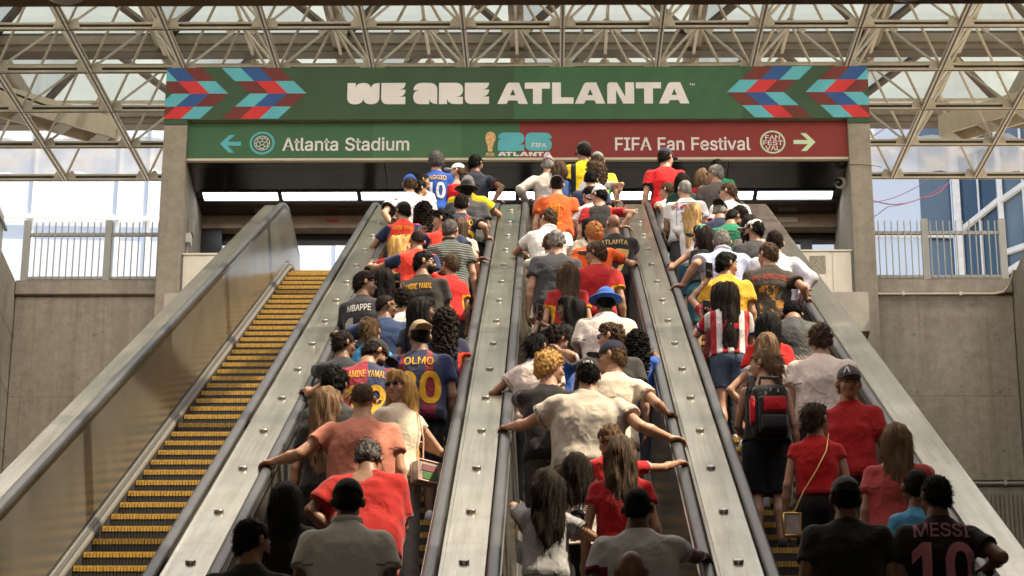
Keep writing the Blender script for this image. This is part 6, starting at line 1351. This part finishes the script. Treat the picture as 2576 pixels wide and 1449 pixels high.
add(0.432, 18.863, 6.837, 1.550, 'woman with short swept brown hair in red polo shirt', sex='f', hair='mid', hc='lbrown', skin='tan', shirt='polo', c='b81a20', trim='d8c8c0', hy=30, hp=12, Rr=('R', (0.94, 19.21, 8.192)), bulk=1.1)
add(0.456, 17.662, 6.144, 1.727, 'woman with long brown hair in plain red shirt', sex='f', hair='long', hc='brown', hl=0.36, skin='light', c='c01c26', sl=0.42, L=('D',), Rr=('D',), lc='161618')
add(0.178, 18.463, 6.606, 1.390, 'girl with dark hair in white basketball jersey and black shorts', sex='k', hair='wavylong', hc='dark', hl=0.2, skin='tan', shirt='tank', c='d8cfc4', text=[('RUTGERS', 1.24, 0.075, '1a1c28', 0.8), ('9', 0.98, 0.24, '1c2238', 0.9)], legs='shorts', lc='17181e')
add(-0.038, 17.662, 6.144, 1.463, 'girl with long wavy dark hair in grey shirt, arm on handrail', sex='k', hair='wavylong', hc='dark', hl=0.33, skin='tan', c='a4a5a8', L=('E', (-0.35, 18.045, 7.549)), Rr=('X', (0.164, 17.762, 7.208)), legs='leggings', lc='101012', sl=0.62, yaw=8, hy=14)
add(0.510, 16.059, 5.219, 1.759, 'bald man in grey shirt with maroon and yellow trim', hair='buzz', hc='black', skin='dark', c='bcbcbc', trim='6a1c28', col_='6a1c28', bulk=1.22, Rr=('R', (0.94, 16.615, 6.694)), hy=-8, lo=1.3)
add(0.434, 14.858, 4.525, 1.693, 'bald headed man at the bottom edge of the picture', hair='bald', hc='black', skin='brown', c='4a3a30', trim='a08020')
add(1.593, 35.865, 16.651, 1.923, 'man in navy cap and bright red shirt with black cuffs', hair='short', hc='dark', skin='pale', c='cf1a20', trim='141416', cap='full', cc='20263a', hy=-42, L=('D',), lc='2a2a30', bulk=1.08)
add(1.592, 35.064, 16.191, 1.454, 'boy with brown hair in white shirt, elbow on the handrail', sex='k', hair='short', hc='brown', skin='light', c='dedcdc', hy=62, L=('E', (1.33, 34.045, 16.787)))
add(1.763, 34.663, 15.960, 1.679, 'woman with black hair in dark green top near the top', sex='f', hair='long', hc='black', hl=0.2, skin='tan', c='1c3a30')
add(1.715, 33.061, 15.035, 1.764, 'man with grey hair in white shirt printed with red recycling arrows', hair='buzz', hc='grey', skin='light', c='e6e4e6', hy=28, bulk=1.12, L=('F',), text=[('PANTERA', 1.27, 0.045, '24408c', 0.8), ('SCRAP', 1.225, 0.018, '24408c', 0.9), ('Estill Spfs', 1.1, 0.03, '30405c', 0.8), ('931-649', 1.0, 0.03, '30405c', 0.8)], logo=['recycle'], lo=1.3, lc='46464a')
add(2.048, 35.064, 16.191, 1.691, 'woman with brown bob in red shirt', sex='f', hair='bob', hc='lbrown', skin='light', c='c41c26', hy=18)
add(2.314, 35.865, 16.651, 1.749, 'black haired man in green jersey half hidden at the top', hair='short', hc='black', skin='olive', c='1e8a5c', hy=10)
add(2.223, 34.663, 15.960, 1.799, 'grey haired man in sunglasses and brown grey shirt', hair='short', hc='grey', skin='light', c='5c5450', hy=62, glasses='dark', bulk=1.1, Rr=('D',))
add(2.249, 32.660, 14.803, 1.773, 'young man in sunglasses and white shirt with red side stripe', hair='short', hc='brown', skin='pale', c='e2e0e2', hy=66, glasses='dark', trim='c02030')
add(1.709, 31.059, 13.878, 1.694, 'woman with long straight blonde hair in white blouse', sex='f', hair='long', hc='blond', hl=0.42, skin='light', c='d8d6d6', sl=0.6, hy=-40, glasses='dark', L=('E', (1.33, 32.02, 15.618)), legs='shorts', lc='24506a', lo=1.3)
add(2.019, 31.059, 13.878, 1.744, 'man in black mesh cap and navy shirt', hair='buzz', hc='grey', skin='light', c='26304e', cap='cap', cc='242424', cpat='mesh', back=True, hy=-15, hp=15)
add(2.118, 30.658, 13.647, 1.744, 'bearded man in glasses and green jersey looking down right', hair='buzz', hc='black', skin='olive', c='157a58', trim='d8d6d0', col_='b0302c', hy=-50, hp=22, beard=True, glasses='clear', bulk=1.15, lean=6, logo=['aztec'])
add(2.288, 31.459, 14.110, 1.551, 'boy with short curly brown hair beside the green jersey', sex='k', hair='curly', hc='dark', skin='olive', c='2a3454', hy=20)
add(2.313, 30.258, 13.416, 1.647, 'woman with long dark hair and bare shoulders', sex='f', hair='long', hc='dark', hl=0.32, skin='tan', shirt='tank', c='b8b0a6', hy=-15)
add(2.277, 29.056, 12.722, 1.752, 'man in white cap and sunglasses in dark grey shirt', hair='mid', hc='black', skin='olive', c='46444a', cap='cap', cc='e4e0ee', hy=62, glasses='dark', beard=True, L=('D',), lc='b8a890', lo=1.3)
add(1.695, 29.056, 12.722, 1.685, 'woman in green cap with bare back and teal shorts', sex='f', hair='wavylong', hc='dark', hl=0.22, skin='light', shirt='tank', c='2c2c30', hem=1.0, cap='cap', cc='5a8a7c', hy=62, glasses='gold', L=('R', (1.33, 29.26, 13.994)), legs='shorts', lc='2a5a66')
add(1.836, 27.855, 12.029, 1.840, 'grey haired man in pale blue shirt, elbow bent, hand on handrail', hair='short', hc='grey', skin='light', shirt='polo', c='b2b8d4', bulk=1.18, hp=12, L=('R', (1.33, 27.775, 13.137)), Rr=('A',), lean=5, lc='2c2c34', lo=1.3)
add(2.356, 27.454, 11.797, 1.834, 'man in white checked shirt at the right handrail', hair='short', hc='dark', skin='light', shirt='long', c='cfccd8', pat='check', Rr=('R', (2.62, 27.21, 12.811)), bulk=1.1, hp=4, lo=1.3)
add(2.222, 26.653, 11.335, 1.811, 'young man in faded black band shirt with orange print', hair='short', hc='brown', skin='light', c='3a352f', pat='fadedprint', hy=42, bulk=1.1, text=[('WU-RENEGADES', 1.3, 0.062, 'a03a2c', 0.52, 0.6)], L=('D',), Rr=('R', (2.62, 26.76, 12.551)), lc='28282c', lo=1.6)
add(1.751, 26.253, 11.104, 1.759, 'smiling man with spiky black hair in yellow shirt facing right', hair='spiky', hc='black', skin='tan', c='e0a832', hy=-62, L=('F',), Rr=('D',), lo=1.6, lc='3c4450', bulk=1.1)
add(1.614, 25.051, 10.410, 1.630, 'woman with sunglasses holding a phone above her head', sex='f', hair='long', hc='dark', hl=0.35, skin='light', c='8a2430', hy=15, glasses='top', L=('P', (1.497, 25.171, 12.158)))
add(1.663, 24.651, 10.179, 1.701, 'woman with very long dark hair in red and white stripes', sex='f', hair='long', hc='dark', hl=0.56, skin='light', c='a81a26', pat='redwhite', trim='1e3c8a', sl=0.56, hy=10, L=('P', (1.448, 24.871, 11.645)), Rr=('F',), legs='mini', lc='4a586e', hem=0.96, bulk=1.15, glasses='top')
add(1.887, 23.049, 9.254, 1.671, 'woman with wavy black hair in loose red top', sex='f', hair='wavylong', hc='black', hl=0.26, skin='tan', c='c81e1c', sl=0.7, lo=1.6, hem=0.9)
add(2.199, 23.850, 9.716, 1.765, 'man with bowed head in black jersey with orange feather print', hair='short', hc='black', skin='olive', c='26262a', pat='feather', hp=32, lean=10, bulk=1.22, L=('F',), Rr=('F',))
add(1.812, 22.248, 8.791, 1.623, 'woman with light brown hair in white sleeveless top', sex='f', hair='long', hc='lbrown', hl=0.25, skin='light', shirt='tee', sl=0.2, c='dccfc4', hy=-12, L=('A',), legs='wide', lc='8c8e90')
add(1.688, 21.046, 8.098, 1.695, 'woman with ponytail and earrings wearing a black backpack', sex='f', hair='pony', hc='lbrown', hl=0.26, skin='light', shirt='tank', c='121213', hy=68, ear=True, L=('F',), legs='shorts', lc='0e0e10', shoe='1c1c1e')
add(2.183, 21.447, 8.329, 1.841, 'man with brown hair in white shirt seen from behind', hair='wavycurl', hc='brown', skin='light', c='e0cfc4', L=('D',), Rr=('F',), lo=1.8, lc='161618', bulk=1.15)
add(2.208, 19.845, 7.404, 1.785, 'man in grey cap and red shirt facing back down the escalator', hair='short', hc='grey', skin='light', c='a81418', cap='full', cc='4a4648', yaw=165, hy=18, hp=14, glasses='clear', L=('D',), Rr=('D',), logo=['acap'], lc='26262a')
add(1.876, 19.044, 6.942, 1.660, 'woman with hair bun in red crop top and black shorts', sex='f', hair='bun', hc='brown', skin='light', shirt='crop', c='c01a1e', sl=0.3, hy=-40, glasses='top', legs='mini', lc='0d0d0f', L=('D',), Rr=('D',), shoe='d0ccc8')
add(2.338, 18.243, 6.479, 1.686, 'woman with long light brown hair in coral shirt, hand on rail', sex='f', hair='long', hc='lbrown', hl=0.4, skin='light', c='b84a48', bulk=1.2, glasses='top', Rr=('R', (2.62, 18.915, 8.022)), L=('D',), sl=0.56, lc='17171a', lo=1.3)
add(1.764, 16.240, 5.323, 1.777, 'man in backwards grey cap and black shirt in the foreground', hair='short', hc='black', skin='brown', c='151515', cap='cap', cc='4c4c4e', back=True, bulk=1.22, lo=1.4)
add(2.353, 17.442, 6.017, 1.507, 'boy with cropped black hair in light blue shirt', sex='k', hair='buzz', hc='black', skin='brown', c='4f9ac8', hy=15, trim='c8ccd0')
add(2.309, 16.240, 5.323, 1.785, 'man in glasses and black jersey with pink lettering, number 10', hair='short', hc='black', skin='brown', c='131214', hy=22, glasses='clear', bulk=1.1, text=[('MESSI', 1.335, 0.085, 'b8788a', 0.9), ('10', 1.015, 0.27, 'c07e8c', 0.85)], Rr=('R', (2.62, 16.36, 6.546)), lo=1.3)

# ---- things the riders carry
def attach(mb, name, mats, root, label, cat, bevel=0., group=None):
    o = mb.build(name, mats, None, bevel); o.matrix_world = root.matrix_basis; return tag(o, label, cat, group)
def by(text): return next(v for k, v in PP.items() if text in k)
phone(by('black sleeves ending NHO'), -1, 'dark blue phone held above the crowd by the man in black sleeves', plain('phone_blue', (.03, .04, .09), .25))
phone(by('holding up a phone'), 1, 'black phone in front of the woman with greying dark hair')
phone(by('photographing to the left'), -1, 'phone held out to the left by the woman with long black hair', plain('phone_bronze', (.16, .10, .07), .25))
phone(by('holding a phone above'), -1, 'black phone raised highest in front of the pale blue shirt')
phone(by('red and white stripes'), -1, 'phone held beside the handrail by the striped shirt woman')
rt, g = by('wearing a black backpack'); s = g['s']
bp = empty('backpack', rt.location, 'black and red backpack with top handle on the ponytail woman', 'backpack'); bp.rotation_euler = rt.rotation_euler
def rbox(name, x0, x1, y0, y1, z0, z1, mt, bv):
    o = MB().box((x0*s, y0*s, z0*s), (x1*s, y1*s, z1*s)).build(name, mt, bp, bv*s)
    for p in o.data.polygons: p.use_smooth = True
    return o
rbox('main_body', -.13, .17, -.28, -.105, .90, 1.37, cloth_mat('141416'), .075)
rbox('front_panel', -.08, .15, -.335, -.26, .92, 1.24, cloth_mat('19191b'), .03)
rbox('front_pocket', -.04, .145, -.352, -.32, 1.09, 1.22, cloth_mat('b01420'), .02)
rbox('side_panel', -.145, -.09, -.265, -.14, 1.02, 1.26, cloth_mat('c01624'), .025)
rbox('lower_pocket', -.06, .145, -.365, -.32, .94, 1.06, cloth_mat('202022'), .02)
link('handle', MB().tube([(-.06*s, -.17*s, 1.36*s), (-.05*s, -.20*s, 1.43*s), (.09*s, -.20*s, 1.43*s), (.11*s, -.17*s, 1.36*s)], .014, 8).mesh('handle', M_black), bp)
for sd in (-1, 1): link('strap', MB().tube([(sd*.11*s, -.12*s, 1.34*s), (sd*.115*s, -.06*s, 1.48*s), (sd*.12*s, .06*s, 1.46*s), (sd*.14*s, .12*s, 1.25*s), (sd*.15*s, -.05*s, 1.0*s)], .024*s, 8).mesh('strap', cloth_mat('1a1a1c')), bp)
m = MB()
for x_, z_ in ((.02, 1.30), (.08, 1.29), (-.02, 1.27), (.10, 1.06), (-.12, 1.22)): m.box((x_*s-.006, -.325*s, z_*s-.03), (x_*s+.006, -.305*s, z_*s))
link('zip_pull', m.mesh('zip_pull', M_trim), bp)
def bag(pr, c, size, mat, rim, label, strap_pts, smat, r=.007):
    root, g = pr; s = g['s']; e = empty('shoulder_bag', root.location, label, 'bag'); e.rotation_euler = root.rotation_euler
    c = np.array(c)*s; w_, d_, h_ = (q*s/2 for q in size); m = MB().box((c[0]-w_, c[1]-d_, c[2]-h_), (c[0]+w_, c[1]+d_, c[2]+h_)); o = m.build('pouch', mat, e, .012)
    m = MB()
    for dy in (-d_, d_): m.tube([(c[0]+a*w_, c[1]+dy, c[2]+b*h_) for a, b in ((-1, -1), (1, -1), (1, 1), (-1, 1), (-1, -1))], .008, 6)
    link('rim', m.mesh('rim', rim), e); link('strap', MB().tube([np.array(p)*s for p in strap_pts], r, 6).mesh('strap', smat), e)
    return e, c, (w_, d_, h_)
M_pinkrim = plain('pink_rim', (.62, .36, .28), .5)
e, c, (w_, d_, h_) = bag(by('looking back over her shoulder'), (.13, -.19, .92), (.20, .09, .16), M_clear, M_pinkrim, 'clear bag with pink rim on the blonde woman in sunglasses', [(.13, -.15, 1.0), (.13, -.15, 1.2), (.11, -.125, 1.38), (.09, -.02, 1.50), (.10, .10, 1.40), (.14, .16, 1.15), (.16, .0, 1.0)], M_pinkrim)
m = MB().box((c[0]-w_*.7, c[1]-d_-.004, c[2]), (c[0]+w_*.7, c[1]-d_-.001, c[2]+h_*.6), 0).box((c[0]-w_*.6, c[1]-d_-.004, c[2]-h_*.8), (c[0]+w_*.7, c[1]-d_-.001, c[2]-.01), 1)
link('contents', m.mesh('contents', [plain('plum_wallet', (.22, .08, .10)), plain('green_packet', (.06, .17, .04))]), e)
bag(by('red crop top'), (-.21, -.14, .75), (.12, .05, .17), M_clear, M_gold, 'clear purse on a gold chain beside the red crop top woman', [(-.20, -.15, .83), (-.12, -.165, 1.0), (-.02, -.165, 1.16), (.06, -.155, 1.32), (.09, -.06, 1.49), (.09, .04, 1.49), (.02, .14, 1.25), (-.16, .12, .95), (-.22, -.06, .83)], M_gold, .006)
m = MB().tube([(.0, 0, 0), (.0, .0, .01)], .01, 6)
def cap_print(pr, txt, h, zoff, sgn):
    root, g = pr; s = g['s']; o = next(c for c in root.children if c.name.startswith('cap')); hc_ = g['Hd']((0, 0, zoff)); V, F = glyph_text(txt, h, 1., .05)
    if sgn > 0: V = [(-p[0], p[1], 0) for p in V]
    print_on(o, o.data, [(V, F, hc_[2], hc_[0], cloth_mat('cfcac4'), 'lettering')], sgn=sgn)
cap_print(by('lettered USA'), 'USA', .026, .052, -1)
cap_print(by('facing back down'), 'A', .055, .052, 1)
